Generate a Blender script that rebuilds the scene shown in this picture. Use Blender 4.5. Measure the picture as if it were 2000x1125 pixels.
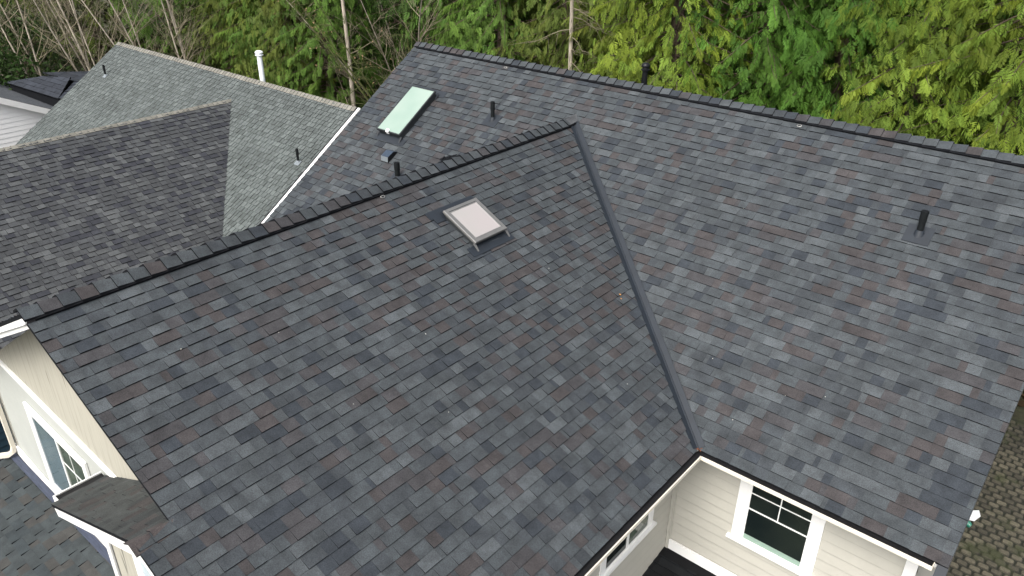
import bpy, math, random
import numpy as np
from mathutils import Vector, Matrix

for _o in list(bpy.data.objects): bpy.data.objects.remove(_o)
SC = bpy.context.scene
COL = SC.collection
rad = math.radians

# ------------------------------------------------------------------ camera
PITCH, ROLL, YAW = 0.48905, 0.01104, 0.69601
FPX = 1533.6
cam_d = bpy.data.cameras.new("camera")
cam = bpy.data.objects.new("camera", cam_d); COL.objects.link(cam)
cam_d.sensor_width = 36.0
cam_d.lens = FPX / 2000.0 * 36.0
cam_d.clip_start = 0.1; cam_d.clip_end = 2000.0
_F = Vector((-math.sin(YAW)*math.cos(PITCH), math.cos(YAW)*math.cos(PITCH), -math.sin(PITCH)))
_R = Vector((math.cos(YAW), math.sin(YAW), 0.0)); _U = _R.cross(_F)
_R2 = math.cos(ROLL)*_R + math.sin(ROLL)*_U; _U2 = -math.sin(ROLL)*_R + math.cos(ROLL)*_U
M = Matrix((( _R2.x,_U2.x,-_F.x,0),(_R2.y,_U2.y,-_F.y,0),(_R2.z,_U2.z,-_F.z,0),(0,0,0,1)))
M.translation = Vector((13.15386, -12.35116, 3.43125))
cam.matrix_world = M
SC.camera = cam

# ------------------------------------------------------------------ world and sun (bright overcast)
SUN_EL, SUN_AZ = rad(50), math.atan2(-0.80, 0.12)      # sun stands in front of the house, to the left
world = bpy.data.worlds.new("World"); SC.world = world
world.use_nodes = True
wn = world.node_tree; wn.nodes.clear()
sky = wn.nodes.new('ShaderNodeTexSky'); sky.sky_type = 'NISHITA'; sky.sun_disc = False
sky.sun_elevation = SUN_EL; sky.sun_rotation = math.pi/2 - SUN_AZ
sky.air_density = 0.7; sky.dust_density = 5.0; sky.ozone_density = 0.6
hs = wn.nodes.new('ShaderNodeHueSaturation'); hs.inputs['Saturation'].default_value = 0.35
bg = wn.nodes.new('ShaderNodeBackground'); bg.inputs['Strength'].default_value = 0.15
wo = wn.nodes.new('ShaderNodeOutputWorld')
wn.links.new(sky.outputs[0], hs.inputs['Color']); wn.links.new(hs.outputs[0], bg.inputs[0]); wn.links.new(bg.outputs[0], wo.inputs[0])
sun_d = bpy.data.lights.new("sun", 'SUN'); sun_d.energy = 0.9; sun_d.angle = rad(34); sun_d.color = (1.0, 0.955, 0.89)
sun = bpy.data.objects.new("sun", sun_d); COL.objects.link(sun)
_sd = Vector((math.cos(SUN_AZ)*math.cos(SUN_EL), math.sin(SUN_AZ)*math.cos(SUN_EL), math.sin(SUN_EL)))
sun.rotation_euler = _sd.to_track_quat('Z', 'Y').to_euler()
SC.view_settings.view_transform = 'Standard'; SC.view_settings.look = 'None'
SC.view_settings.gamma = 1.0; SC.view_settings.use_curve_mapping = False
SC.view_settings.exposure = 1.15

# ------------------------------------------------------------------ materials
def nodes(name):
    m = bpy.data.materials.new(name); m.use_nodes = True
    nt = m.node_tree; nt.nodes.clear()
    out = nt.nodes.new('ShaderNodeOutputMaterial'); b = nt.nodes.new('ShaderNodeBsdfPrincipled')
    nt.links.new(b.outputs[0], out.inputs[0])
    return m, nt, b
def N(nt, typ, **kw):
    n = nt.nodes.new(typ)
    for k, v in kw.items():
        if k in n.inputs: n.inputs[k].default_value = v
        else: setattr(n, k, v)
    return n
def ramp(nt, fac, stops):
    r = nt.nodes.new('ShaderNodeValToRGB'); e = r.color_ramp.elements
    while len(e) < len(stops): e.new(0.5)
    for i, (p, c) in enumerate(stops):
        e[i].position = p; e[i].color = (c, c, c, 1) if not hasattr(c, '__len__') else (*c, 1)
    nt.links.new(fac, r.inputs[0]); return r.outputs[0]
def mul(nt, a, b, fac=1.0, typ='MULTIPLY'):
    x = nt.nodes.new('ShaderNodeMix'); x.data_type = 'RGBA'; x.blend_type = typ; x.inputs[0].default_value = fac
    for s, v in ((6, a), (7, b)):
        if hasattr(v, 'is_linked') or isinstance(v, bpy.types.NodeSocket): nt.links.new(v, x.inputs[s])
        else: x.inputs[s].default_value = (*v, 1)
    return x.outputs[2]
def coord(nt): return nt.nodes.new('ShaderNodeTexCoord').outputs['Object']
def noise(nt, sc, det=3.0, rough=0.6, co=None, dist=0.0):
    n = nt.nodes.new('ShaderNodeTexNoise'); n.inputs['Scale'].default_value = sc; n.inputs['Detail'].default_value = det
    n.inputs['Roughness'].default_value = rough; n.inputs['Distortion'].default_value = dist
    nt.links.new(co if co is not None else coord(nt), n.inputs['Vector']); return n.outputs['Fac']
def scaled(nt, s):
    mp = nt.nodes.new('ShaderNodeMapping'); mp.inputs['Scale'].default_value = s
    nt.links.new(coord(nt), mp.inputs[0]); return mp.outputs[0]
def bump(nt, b, h, strength, dist):
    bp = nt.nodes.new('ShaderNodeBump'); bp.inputs['Strength'].default_value = strength; bp.inputs['Distance'].default_value = dist
    nt.links.new(h, bp.inputs['Height']); nt.links.new(bp.outputs[0], b.inputs['Normal'])

def shingle_material(name, grain=0.5, blotch=0.25, spec=0.25, gr_scale=85.0):
    m, nt, b = nodes(name)
    a = nt.nodes.new('ShaderNodeAttribute'); a.attribute_name = 'tint'
    g = noise(nt, gr_scale, 4.0, 0.85); g2 = noise(nt, 320.0, 2.0, 0.9)
    c = mul(nt, a.outputs['Color'], ramp(nt, g, [(0.3, 1-grain), (0.7, 1+grain)]))
    c = mul(nt, c, ramp(nt, g2, [(0.3, 0.75), (0.72, 1.35)]))
    bl = noise(nt, 5.5, 3.0, 0.6); c = mul(nt, c, ramp(nt, bl, [(0.3, 1-blotch), (0.7, 1+blotch)]))
    b2 = noise(nt, 0.7, 3.0, 0.6); c = mul(nt, c, ramp(nt, b2, [(0.3, 0.93), (0.7, 1.08)]))
    nt.links.new(c, b.inputs['Base Color']); b.inputs['Roughness'].default_value = 0.88
    b.inputs['Specular IOR Level'].default_value = spec
    bump(nt, b, g2, 0.5, 0.004)
    return m
def paint(name, col, rough=0.5, dirt=0.08, scale=6.0, spec=0.4, metal=0.0, streak=None, bumpy=0.0):
    m, nt, b = nodes(name)
    n1 = noise(nt, scale, 4.0, 0.65, scaled(nt, streak) if streak else None)
    c = mul(nt, col, ramp(nt, n1, [(0.3, 1-dirt), (0.7, 1+dirt*0.4)]))
    n2 = noise(nt, scale*14, 3.0, 0.7); c = mul(nt, c, ramp(nt, n2, [(0.3, 1-dirt*0.5), (0.6, 1.0)]))
    nt.links.new(c, b.inputs['Base Color']); b.inputs['Roughness'].default_value = rough
    b.inputs['Specular IOR Level'].default_value = spec; b.inputs['Metallic'].default_value = metal
    if bumpy: bump(nt, b, n2, bumpy, 0.004)
    return m
MAT = {}
MAT['shingle'] = shingle_material('charcoal laminate shingles')
MAT['old_shingle'] = shingle_material('weathered shingles', grain=0.45, blotch=0.15, spec=0.2, gr_scale=60.0)
MAT['porch_shingle'] = shingle_material('slate green shingles', grain=0.25, blotch=0.2)
MAT['butt'] = paint('asphalt shingle edge', (0.009, 0.010, 0.012), 0.95, 0.2, 20, 0.1)
MAT['white'] = paint('white painted trim', (0.80, 0.80, 0.78), 0.5, 0.05, 3)
MAT['cream'] = paint('cream gutter enamel', (0.68, 0.63, 0.53), 0.4, 0.07, 4)
MAT['siding'] = paint('beige lap siding', (0.425, 0.415, 0.365), 0.65, 0.06, 1.5)
MAT['stucco'] = paint('pale front siding', (0.40, 0.415, 0.385), 0.7, 0.08, 2.2, bumpy=0.15)
MAT['blue_siding'] = paint('dark blue siding', (0.022, 0.05, 0.075), 0.6, 0.15, 3)
MAT['gutter_dirt'] = paint('wet gutter bottom', (0.010, 0.010, 0.011), 0.6, 0.5, 25, 0.3)
MAT['flashing'] = paint('slate blue coated flashing', (0.010, 0.015, 0.022), 0.6, 0.25, 5, 0.5)
MAT['flash_dust'] = paint('scuffed lead flashing', (0.045, 0.055, 0.085), 0.5, 0.5, 18, 0.4, streak=(0.3, 3, 3))
MAT['pipe'] = paint('black vent pipe', (0.006, 0.008, 0.009), 0.75, 0.5, 14, 0.2)
MAT['blackmetal'] = paint('black enamelled steel', (0.005, 0.0055, 0.007), 0.4, 0.2, 8, 0.3)
MAT['hoodmetal'] = paint('blue black hood steel', (0.04, 0.06, 0.09), 0.3, 0.15, 8, 0.7, 0.3)
MAT['galv'] = paint('galvanised boot', (0.24, 0.27, 0.29), 0.4, 0.2, 20, 0.5, 0.4)
MAT['whitepipe'] = paint('white flue enamel', (0.74, 0.78, 0.80), 0.35, 0.08, 6)
MAT['darkframe'] = paint('charcoal skylight cladding', (0.025, 0.028, 0.030), 0.4, 0.15, 9, 0.5)
MAT['greyframe'] = paint('taupe skylight cladding', (0.16, 0.16, 0.155), 0.4, 0.15, 7, 0.5, 0.3)
MAT['membrane'] = paint('black low roof', (0.005, 0.0055, 0.0065), 0.85, 0.35, 4, 0.2)
MAT['deck'] = paint('soffit boards', (0.55, 0.53, 0.47), 0.7, 0.1, 3)
MAT['farwhite'] = paint('white lap siding', (0.88, 0.88, 0.87), 0.6, 0.04, 1)
MAT['wire'] = paint('steel wire', (0.30, 0.30, 0.29), 0.4, 0.2, 30, 0.5, 0.6)
MAT['chip'] = paint('pale chip', (0.6, 0.58, 0.52), 0.8, 0.2, 40)
MAT['leaf_orange'] = paint('orange leaf', (0.50, 0.24, 0.07), 0.8, 0.3, 40)
MAT['paper'] = paint('white paper', (0.78, 0.80, 0.83), 0.7, 0.05, 20)
MAT['green_glass'] = paint('green wrapper', (0.02, 0.22, 0.15), 0.3, 0.6, 30, 0.6)
MAT['rust'] = paint('rusty leaf litter', (0.20, 0.07, 0.03), 0.9, 0.5, 40)

def grooved(name, col):
    m, nt, b = nodes(name)
    n1 = noise(nt, 1.0, 3.0, 0.6, scaled(nt, (22, 22, 1.1)))
    c = mul(nt, col, ramp(nt, n1, [(0.30, 0.80), (0.5, 1.0), (0.8, 1.05)]))
    n2 = noise(nt, 1.0, 2.0, 0.5, scaled(nt, (9, 9, 0.8)), 0.4)
    c = mul(nt, c, ramp(nt, n2, [(0.30, 0.35), (0.335, 1.0)]))
    nt.links.new(c, b.inputs['Base Color']); b.inputs['Roughness'].default_value = 0.75
    bump(nt, b, n1, 0.3, 0.006)
    return m
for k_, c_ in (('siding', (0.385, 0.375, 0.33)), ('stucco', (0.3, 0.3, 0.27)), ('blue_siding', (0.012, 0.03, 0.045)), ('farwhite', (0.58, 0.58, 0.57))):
    MAT[k_+'_edge'] = paint(k_+' painted lap shade', c_, 0.8, 0.1, 2)  # darker board colour that paints the shadow line of each lap
MAT['grooved'] = grooved('vertical cracked plywood siding', (0.37, 0.355, 0.295))

def glass_pale(name, col, col2):  # pale base colour paints in the bright sky the glass reflects
    m, nt, b = nodes(name)
    n1 = noise(nt, 1.3, 2.0, 0.5)
    c = mul(nt, ramp(nt, n1, [(0.35, col), (0.65, col2)]), (1, 1, 1))
    nt.links.new(c, b.inputs['Base Color']); b.inputs['Roughness'].default_value = 0.12
    b.inputs['Specular IOR Level'].default_value = 0.3
    b.inputs['Coat Weight'].default_value = 0.35; b.inputs['Coat Roughness'].default_value = 0.03
    return m
MAT['mint_glass'] = glass_pale('mint skylight glass with painted sky', (0.21, 0.29, 0.245), (0.25, 0.32, 0.275))
MAT['rose_glass'] = glass_pale('rose skylight glass with painted sky', (0.32, 0.295, 0.29), (0.30, 0.295, 0.28))
def glass_dark(name, col, col2, sc=1.2):
    m, nt, b = nodes(name)
    n1 = noise(nt, sc, 3.0, 0.55)
    nt.links.new(ramp(nt, n1, [(0.35, col), (0.7, col2)]), b.inputs['Base Color'])
    b.inputs['Roughness'].default_value = 0.06; b.inputs['Specular IOR Level'].default_value = 0.5
    return m
MAT['glass'] = glass_dark('dark window glass', (0.006, 0.010, 0.010), (0.020, 0.026, 0.020))
MAT['green_pane'] = glass_dark('green window glass', (0.035, 0.05, 0.035), (0.09, 0.12, 0.09), 4)
MAT['blue_pane'] = glass_dark('blue grey window glass', (0.09, 0.13, 0.15), (0.13, 0.18, 0.20), 2)
MAT['pale_pane'] = glass_dark('pale window glass', (0.45, 0.55, 0.60), (0.6, 0.68, 0.7), 2)
MAT['mint_sill'] = paint('green cast inner sill', (0.26, 0.36, 0.30), 0.4, 0.1, 9)

def leaf_material(name, trans=0.3):
    m = bpy.data.materials.new(name); m.use_nodes = True; nt = m.node_tree; nt.nodes.clear()
    out = nt.nodes.new('ShaderNodeOutputMaterial')
    a = nt.nodes.new('ShaderNodeAttribute'); a.attribute_name = 'tint'
    n1 = noise(nt, 0.9, 3.0, 0.6); c = mul(nt, a.outputs['Color'], ramp(nt, n1, [(0.3, 0.75), (0.7, 1.25)]))
    d = nt.nodes.new('ShaderNodeBsdfPrincipled'); d.inputs['Roughness'].default_value = 0.6; d.inputs['Specular IOR Level'].default_value = 0.12
    t = nt.nodes.new('ShaderNodeBsdfTranslucent')
    nt.links.new(c, d.inputs['Base Color']); nt.links.new(c, t.inputs['Color'])
    mx = nt.nodes.new('ShaderNodeMixShader'); mx.inputs[0].default_value = trans
    nt.links.new(d.outputs[0], mx.inputs[1]); nt.links.new(t.outputs[0], mx.inputs[2]); nt.links.new(mx.outputs[0], out.inputs[0])
    return m
MAT['leaf'] = leaf_material('cedar foliage')
def bark(name, col, dark=0.45, sc=(14, 14, 3)):
    m, nt, b = nodes(name)
    n1 = noise(nt, 1.0, 5.0, 0.7, scaled(nt, sc), 0.5)
    c = mul(nt, col, ramp(nt, n1, [(0.35, dark), (0.5, 1.0), (0.75, 1.25)]))
    nt.links.new(c, b.inputs['Base Color']); b.inputs['Roughness'].default_value = 0.9
    return m
MAT['bark_cedar'] = bark('cedar bark', (0.085, 0.06, 0.042))
MAT['bark_pale'] = bark('pale alder bark', (0.33, 0.29, 0.23), 0.35)
MAT['bark_twig'] = bark('tan twigs', (0.19, 0.165, 0.11), 0.7)
MAT['bark_moss'] = bark('mossy bark', (0.060, 0.070, 0.016), 0.5)

def ground_material():
    m, nt, b = nodes('forest floor')
    n1 = noise(nt, 0.6, 5.0, 0.7); n2 = noise(nt, 7.0, 4.0, 0.7)
    c = ramp(nt, n1, [(0.3, (0.022, 0.018, 0.011)), (0.5, (0.028, 0.032, 0.012)), (0.7, (0.05, 0.038, 0.022))])
    c = mul(nt, c, ramp(nt, n2, [(0.3, 0.5), (0.7, 1.5)]))
    nt.links.new(c, b.inputs['Base Color']); b.inputs['Roughness'].default_value = 1.0
    bump(nt, b, n2, 0.8, 0.08)
    return m
MAT['ground'] = ground_material()
def paver_material():
    m, nt, b = nodes('mossy cobble pavers')
    a = nt.nodes.new('ShaderNodeAttribute'); a.attribute_name = 'tint'
    n1 = noise(nt, 22, 4, 0.7); n2 = noise(nt, 1.6, 4, 0.65)
    c = mul(nt, a.outputs['Color'], ramp(nt, n1, [(0.3, 0.6), (0.7, 1.4)]))
    x = nt.nodes.new('ShaderNodeMix'); x.data_type = 'RGBA'
    nt.links.new(ramp(nt, n2, [(0.50, 0.0), (0.62, 0.75)]), x.inputs[0]); nt.links.new(c, x.inputs[6])
    x.inputs[7].default_value = (0.030, 0.036, 0.012, 1)
    nt.links.new(x.outputs[2], b.inputs['Base Color']); b.inputs['Roughness'].default_value = 0.9
    bump(nt, b, n1, 0.5, 0.01)
    return m
MAT['paver'] = paver_material()

# ------------------------------------------------------------------ mesh helpers
class MB:
    """collects faces (own vertices per face), a tint per face and a material slot per face"""
    def __init__(s): s.v = []; s.f = []; s.c = []; s.m = []
    def face(s, pts, col=(1, 1, 1), mi=0):
        i = len(s.v); s.v.extend(tuple(p) for p in pts); s.f.append(tuple(range(i, i+len(pts)))); s.c.append(col); s.m.append(mi)
    def box(s, O, X, Y, Z, a, b, col=(1, 1, 1), mi=0):
        O, X, Y, Z = map(Vector, (O, X, Y, Z))
        P = [O + X*(a[0] if i & 1 == 0 else b[0]) + Y*(a[1] if i & 2 == 0 else b[1]) + Z*(a[2] if i & 4 == 0 else b[2]) for i in range(8)]
        for q in ((0, 2, 3, 1), (4, 5, 7, 6), (0, 1, 5, 4), (2, 6, 7, 3), (0, 4, 6, 2), (1, 3, 7, 5)):
            s.face([P[k] for k in q], col, mi)
    def wbox(s, a, b, col=(1, 1, 1), mi=0): s.box((0, 0, 0), (1, 0, 0), (0, 1, 0), (0, 0, 1), a, b, col, mi)
    def prism(s, poly, ext, col=(1, 1, 1), mi=0):
        """flat 3D polygon thickened along ext"""
        poly = [Vector(p) for p in poly]; ext = Vector(ext)
        s.face(poly, col, mi); s.face([p+ext for p in reversed(poly)], col, mi)
        for i in range(len(poly)):
            a, b = poly[i], poly[(i+1) % len(poly)]; s.face([a, a+ext, b+ext, b], col, mi)
    def tube(s, pts, rr, n=10, col=(1, 1, 1), mi=0, cap=True):
        pts = [Vector(p) for p in pts]; rings = []
        up = Vector((0, 0, 1)) if abs((pts[-1]-pts[0]).normalized().z) < 0.9 else Vector((1, 0, 0))
        for i, p in enumerate(pts):
            d = (pts[min(i+1, len(pts)-1)] - pts[max(i-1, 0)])
            if d.length < 1e-7: d = Vector((0, 0, 1))
            d.normalize(); x = up.cross(d).normalized(); y = d.cross(x); r = rr[i] if hasattr(rr, '__len__') else rr
            rings.append([p + (x*math.cos(2*math.pi*k/n) + y*math.sin(2*math.pi*k/n))*r for k in range(n)])
        for i in range(len(rings)-1):
            for k in range(n):
                s.face([rings[i][k], rings[i][(k+1) % n], rings[i+1][(k+1) % n], rings[i+1][k]], col, mi)
        if cap: s.face(rings[0][::-1], col, mi); s.face(rings[-1], col, mi)
    def build(s, name, mats, parent=None, label=None, smooth=False):
        me = bpy.data.meshes.new(name); me.from_pydata(s.v, [], s.f)
        mats = mats if isinstance(mats, (list, tuple)) else [mats]
        for k in mats: me.materials.append(MAT[k])
        me.polygons.foreach_set('material_index', s.m)
        at = me.color_attributes.new('tint', 'FLOAT_COLOR', 'CORNER')
        ln = [len(f) for f in s.f]
        arr = np.repeat(np.array([(*c[:3], 1.0) for c in s.c], dtype=np.float32), ln, axis=0)
        at.data.foreach_set('color', arr.ravel())
        if smooth:
            import bmesh
            bm = bmesh.new(); bm.from_mesh(me); bmesh.ops.remove_doubles(bm, verts=bm.verts, dist=1e-5); bm.to_mesh(me); bm.free()
            me.polygons.foreach_set('use_smooth', [True]*len(me.polygons))
            try: me.set_sharp_from_angle(angle=rad(40))
            except Exception: pass
        me.update()
        return link(name, me, parent, label)
def link(name, me, parent=None, label=None):
    o = bpy.data.objects.new(name, me); COL.objects.link(o)
    if parent is not None:
        o.parent = parent
        p = parent
        base = Vector((0, 0, 0))
        while p is not None: base += p.location; p = p.parent
        o.location = -base                     # meshes of a building are written in world coordinates
    if label: o['label'] = label
    return o
def thing(name, label, cat, loc=(0, 0, 0), group=None):
    o = bpy.data.objects.new(name, None); COL.objects.link(o); o.location = loc; o.empty_display_size = 0.3
    o['label'] = label; o['category'] = cat
    if group: o['group'] = group
    return o
def tag(o, label, cat, group=None):
    o['label'] = label; o['category'] = cat
    if group: o['group'] = group
    return o
def structure(o): o['kind'] = 'structure'; return o

def clip(poly, conv):
    """clip polygon with a convex polygon (2D)"""
    ar = sum(conv[i][0]*conv[(i+1) % len(conv)][1] - conv[(i+1) % len(conv)][0]*conv[i][1] for i in range(len(conv)))
    if ar < 0: conv = conv[::-1]
    out = poly
    for i in range(len(conv)):
        (ax, ay), (bx, by) = conv[i], conv[(i+1) % len(conv)]
        inp, out = out, []
        if not inp: return []
        for j in range(len(inp)):
            p, q = inp[j], inp[(j+1) % len(inp)]
            dp = (bx-ax)*(p[1]-ay) - (by-ay)*(p[0]-ax); dq = (bx-ax)*(q[1]-ay) - (by-ay)*(q[0]-ax)
            if dp >= 0: out.append(p)
            if (dp >= 0) != (dq >= 0):
                t = dp/(dp-dq); out.append((p[0]+(q[0]-p[0])*t, p[1]+(q[1]-p[1])*t))
    return out

# shingle blends (albedo)
def new_blend(rng):
    r = rng.random()
    if r < 0.38: c = Vector((0.0405, 0.0468, 0.0510))
    elif r < 0.52: c = Vector((0.0520, 0.0590, 0.0635))
    elif r < 0.68: c = Vector((0.0345, 0.0398, 0.0445))
    elif r < 0.79: c = Vector((0.0255, 0.0305, 0.0365))
    elif r < 0.91: c = Vector((0.0390, 0.0385, 0.0410))
    else: c = Vector((0.0390, 0.0358, 0.0365))
    return c*rng.uniform(0.9, 1.1)
def old_main(rng):
    c = Vector((0.085, 0.097, 0.094)); return c*rng.uniform(0.74, 1.14)
def old_wing(rng):  # same old shingles as the main slope, darkened to paint the wing's shade
    r = rng.random()
    c = Vector((0.044, 0.047, 0.050)) if r < 0.6 else (Vector((0.064, 0.068, 0.070)) if r < 0.80 else Vector((0.029, 0.031, 0.037)))
    return c*rng.uniform(0.88, 1.12)
def porch_blend(rng):
    r = rng.random()
    c = Vector((0.036, 0.043, 0.045)) if r < 0.6 else (Vector((0.029, 0.036, 0.039)) if r < 0.8 else Vector((0.041, 0.041, 0.039)))
    return c*rng.uniform(0.88, 1.12)
def bump_blend(rng):
    r = rng.random()
    c = Vector((0.040, 0.044, 0.043)) if r < 0.6 else (Vector((0.031, 0.035, 0.035)) if r < 0.8 else Vector((0.042, 0.039, 0.038)))
    return c*rng.uniform(0.88, 1.12)
def far_blend(rng): return Vector((0.075, 0.082, 0.090))*rng.uniform(0.9, 1.08)
def hip_blend(rng): return Vector((0.024, 0.028, 0.036))*rng.uniform(0.8, 1.2)

class Plane:
    def __init__(s, O, U, V):
        s.O, s.U, s.V = Vector(O), Vector(U).normalized(), Vector(V).normalized()
        s.N = s.U.cross(s.V).normalized()
        if s.N.z < 0: s.N = -s.N
    def p(s, u, v, h=0.0): return s.O + s.U*u + s.V*v + s.N*h

def shingle_slope(name, pl, polys, blend, seed, parent, mat='shingle', expo=0.143, wide=(0.12, 0.27), narrow=(0.05, 0.20),
                  hi=0.0175, lo=0.008, gap=0.0, label=None, deck=0.03, deckpoly=None, sag=0.004, deckmat='butt'):
    rng = random.Random(seed); mb = MB()
    us = [q[0] for P in polys for q in P]; vs = [q[1] for P in polys for q in P]
    u0, u1, v1 = min(us), max(us), max(vs); v0 = min(vs)
    n = int(math.ceil((v1-v0)/expo))
    for k in range(n):
        vb = v1 - k*expo; vt = vb - expo - 0.004
        u = u0 - rng.uniform(0, 0.5); raised = rng.random() < 0.5; last = blend(rng)
        ph = rng.uniform(0, 6.28); w1 = rng.uniform(0.4, 0.9)
        while u < u1:
            w = rng.uniform(*wide) if raised else rng.uniform(*narrow)
            col = blend(rng)
            if rng.random() < 0.12: col = last
            last = col
            cell = [(u, vt), (u+w-gap, vt), (u+w-gap, vb), (u, vb)]
            j = rng.uniform(-0.0025, 0.0025)
            cell[2] = (cell[2][0], vb+j + sag*math.sin(w1*(u+w)+ph)); cell[3] = (cell[3][0], vb+j + sag*math.sin(w1*u+ph))
            hb = (hi if raised else lo) * rng.uniform(0.85, 1.25)
            for P in polys:
                c = clip(cell, P)
                if len(c) < 3: continue
                def h(q): return 0.0012 + (hb-0.0012)*max(0.0, min(1.1, (q[1]-vt)/(vb-vt)))
                top = [pl.p(q[0], q[1], h(q)) for q in c]
                mb.face(top, col, 0)
                for i in range(len(c)):
                    a, b = c[i], c[(i+1) % len(c)]
                    if abs(a[1]-vt) < 1e-4 and abs(b[1]-vt) < 1e-4: continue
                    mb.face([top[i], pl.p(a[0], a[1], -0.006), pl.p(b[0], b[1], -0.006), top[(i+1) % len(c)]], (1, 1, 1), 1)
            u += w; raised = not raised
    if deck:
        for P in (deckpoly or polys):
            mb.prism([pl.p(q[0], q[1], -0.008) for q in P], -pl.N*deck, (1, 1, 1), 2)
    return mb.build(name, [mat, 'butt', deckmat], parent, label)

def ridge_caps(name, A, B, sideL, sideR, parent, blend, seed, mat='shingle', expo=0.19, half=0.125, lift=0.048, th=0.019, vent=True, label=None):
    """caps laid from A towards B, each one lapping the one before; butts face A. sideL/sideR: down-slope unit vectors"""
    rng = random.Random(seed); mb = MB(); A, B = Vector(A), Vector(B); d = (B-A).normalized(); L = (B-A).length
    sl, sr = Vector(sideL).normalized(), Vector(sideR).normalized(); up = (-(sl+sr)).normalized()
    nl = d.cross(sl); nl = nl if nl.z > 0 else -nl; nr = d.cross(sr); nr = nr if nr.z > 0 else -nr
    k = 0; s = 0.0
    while s < L-0.02:
        e = min(s+expo+0.05, L); col = blend(rng); yawj = rng.uniform(-0.006, 0.006); hw = half*rng.uniform(0.96, 1.05)
        def prof(t, h, hh=hw, j=0.0):
            c = A + d*t + up*(lift+h*1.15)
            pts = []
            for sd, nn, sg in ((sl, nl, -1), (sr, nr, 1)):
                a1 = A + d*t + up*lift + nn*h + sd*(hh*0.25+sg*j); a2 = A + d*t + up*lift + nn*(h*0.95-0.006) + sd*(hh+sg*j)
                pts.append((a1, a2))
            return [pts[0][1], pts[0][0], c, pts[1][0], pts[1][1]]
        f0 = prof(s, th*1.5*rng.uniform(0.9, 1.2), j=yawj); f1 = prof(e, 0.003, hw*0.97)
        for i in range(4): mb.face([f0[i], f0[i+1], f1[i+1], f1[i]], col, 0)
        g0 = [p - up*th*1.3 for p in f0]
        for i in range(4): mb.face([f0[i], g0[i], g0[i+1], f0[i+1]], (1, 1, 1), 1)
        g1 = [p - up*0.008 for p in f1]
        for i in (0, 4): mb.face([f0[i], f1[i], g1[i], g0[i]], (1, 1, 1), 1)
        s += expo*rng.uniform(0.97, 1.03); k += 1
    if vent:                                   # the dark vent strip the caps are nailed over
        for sd, nn in ((sl, nl), (sr, nr)):
            mb.box(A + d*0.10, d, sd, nn, (0, 0.0, 0.004), (L-0.2, half*0.97, lift*0.78), (1, 1, 1), 1)
    return mb.build(name, [mat, 'butt'], parent, label)

def lap_siding(name, A, B, z0, z1, parent, mat='siding', lap=0.165, out=None, top=None, label=None, proud=0.015):
    """lap boards from A to B (plan points), z0..z1; out = outward normal; top(t) gives the upper limit along the wall"""
    mb = MB(); A = Vector((A[0], A[1], 0)); B = Vector((B[0], B[1], 0)); d = (B-A).normalized(); L = (B-A).length; o = Vector(out)
    z = z0
    while z < z1-1e-4:
        zt = min(z+lap, z1)
        if top is None: poly = [(0, z), (L, z), (L, zt), (0, zt)]
        else: poly = clip([(0, z), (L, z), (L, zt), (0, zt)], top)
        if len(poly) >= 3:
            P = [A + d*q[0] + Vector((0, 0, q[1])) + o*(proud*(zt-q[1])/lap) for q in poly]
            mb.face(P, (1, 1, 1), 0)
            if top is None:
                e_ = o*(proud+0.0012); q0, q1 = P[0], P[1]; mb.face([q0+o*0.0012, q1+o*0.0012, q1+o*0.0012+Vector((0, 0, 0.007)), q0+o*0.0012+Vector((0, 0, 0.007))], (1, 1, 1), 1)  # thin strip painting the lap's shadow line
            lo = [p for p, q in zip(P, poly) if abs(q[1]-z) < 1e-5]
            if len(lo) == 2: mb.face([lo[0], lo[1], lo[1]-o*(proud+0.002), lo[0]-o*(proud+0.002)], (1, 1, 1), 0)
        z += lap
    if top is None:
        mb.box(A, d, o, (0, 0, 1), (0, -0.12, z0), (L, -0.004, z1))
    else:
        mb.prism([A + d*q[0] + Vector((0, 0, q[1])) - o*0.004 for q in top], -o*0.12)
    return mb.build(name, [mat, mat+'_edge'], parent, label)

def vent_pipe(x, y, z, r, h, parent, pl, boot='flashing', name='vent_pipe', label=None, mat='pipe', lean=(0, 0), bs=1.0):
    mb = MB(); b = Vector((x, y, z)); t = b + Vector((lean[0], lean[1], h))
    m_ = b + (t-b)*0.55
    mb.tube([b-Vector((0, 0, .08)), b, m_, m_+Vector((0, 0, .001)), t], [r, r, r, r*1.12, r*1.12], 14)
    mb.tube([t-Vector((0, 0, 0.01)), t+Vector((0, 0, 0.002))], [r*0.75, r*0.75], 12, mi=1)
    o = mb.build(name, [mat, 'butt'], parent, label, smooth=True)
    fb = MB(); u = (b-pl.O).dot(pl.U); v = (b-pl.O).dot(pl.V)
    fb.box(pl.O, pl.U, pl.V, pl.N, (u-0.17*bs, v-0.13*bs, 0.010), (u+0.17*bs, v+0.17*bs, 0.022))
    fb.build('pipe_boot', [boot], o)
    cb = MB(); cb.tube([b-Vector((0, 0, .03)), b+Vector((0, 0, .045)), b+Vector((0, 0, .065))], [r*1.9, r*1.35, r*1.15], 14)
    cb.build('boot_collar', [boot], o, smooth=True)
    return o

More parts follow.
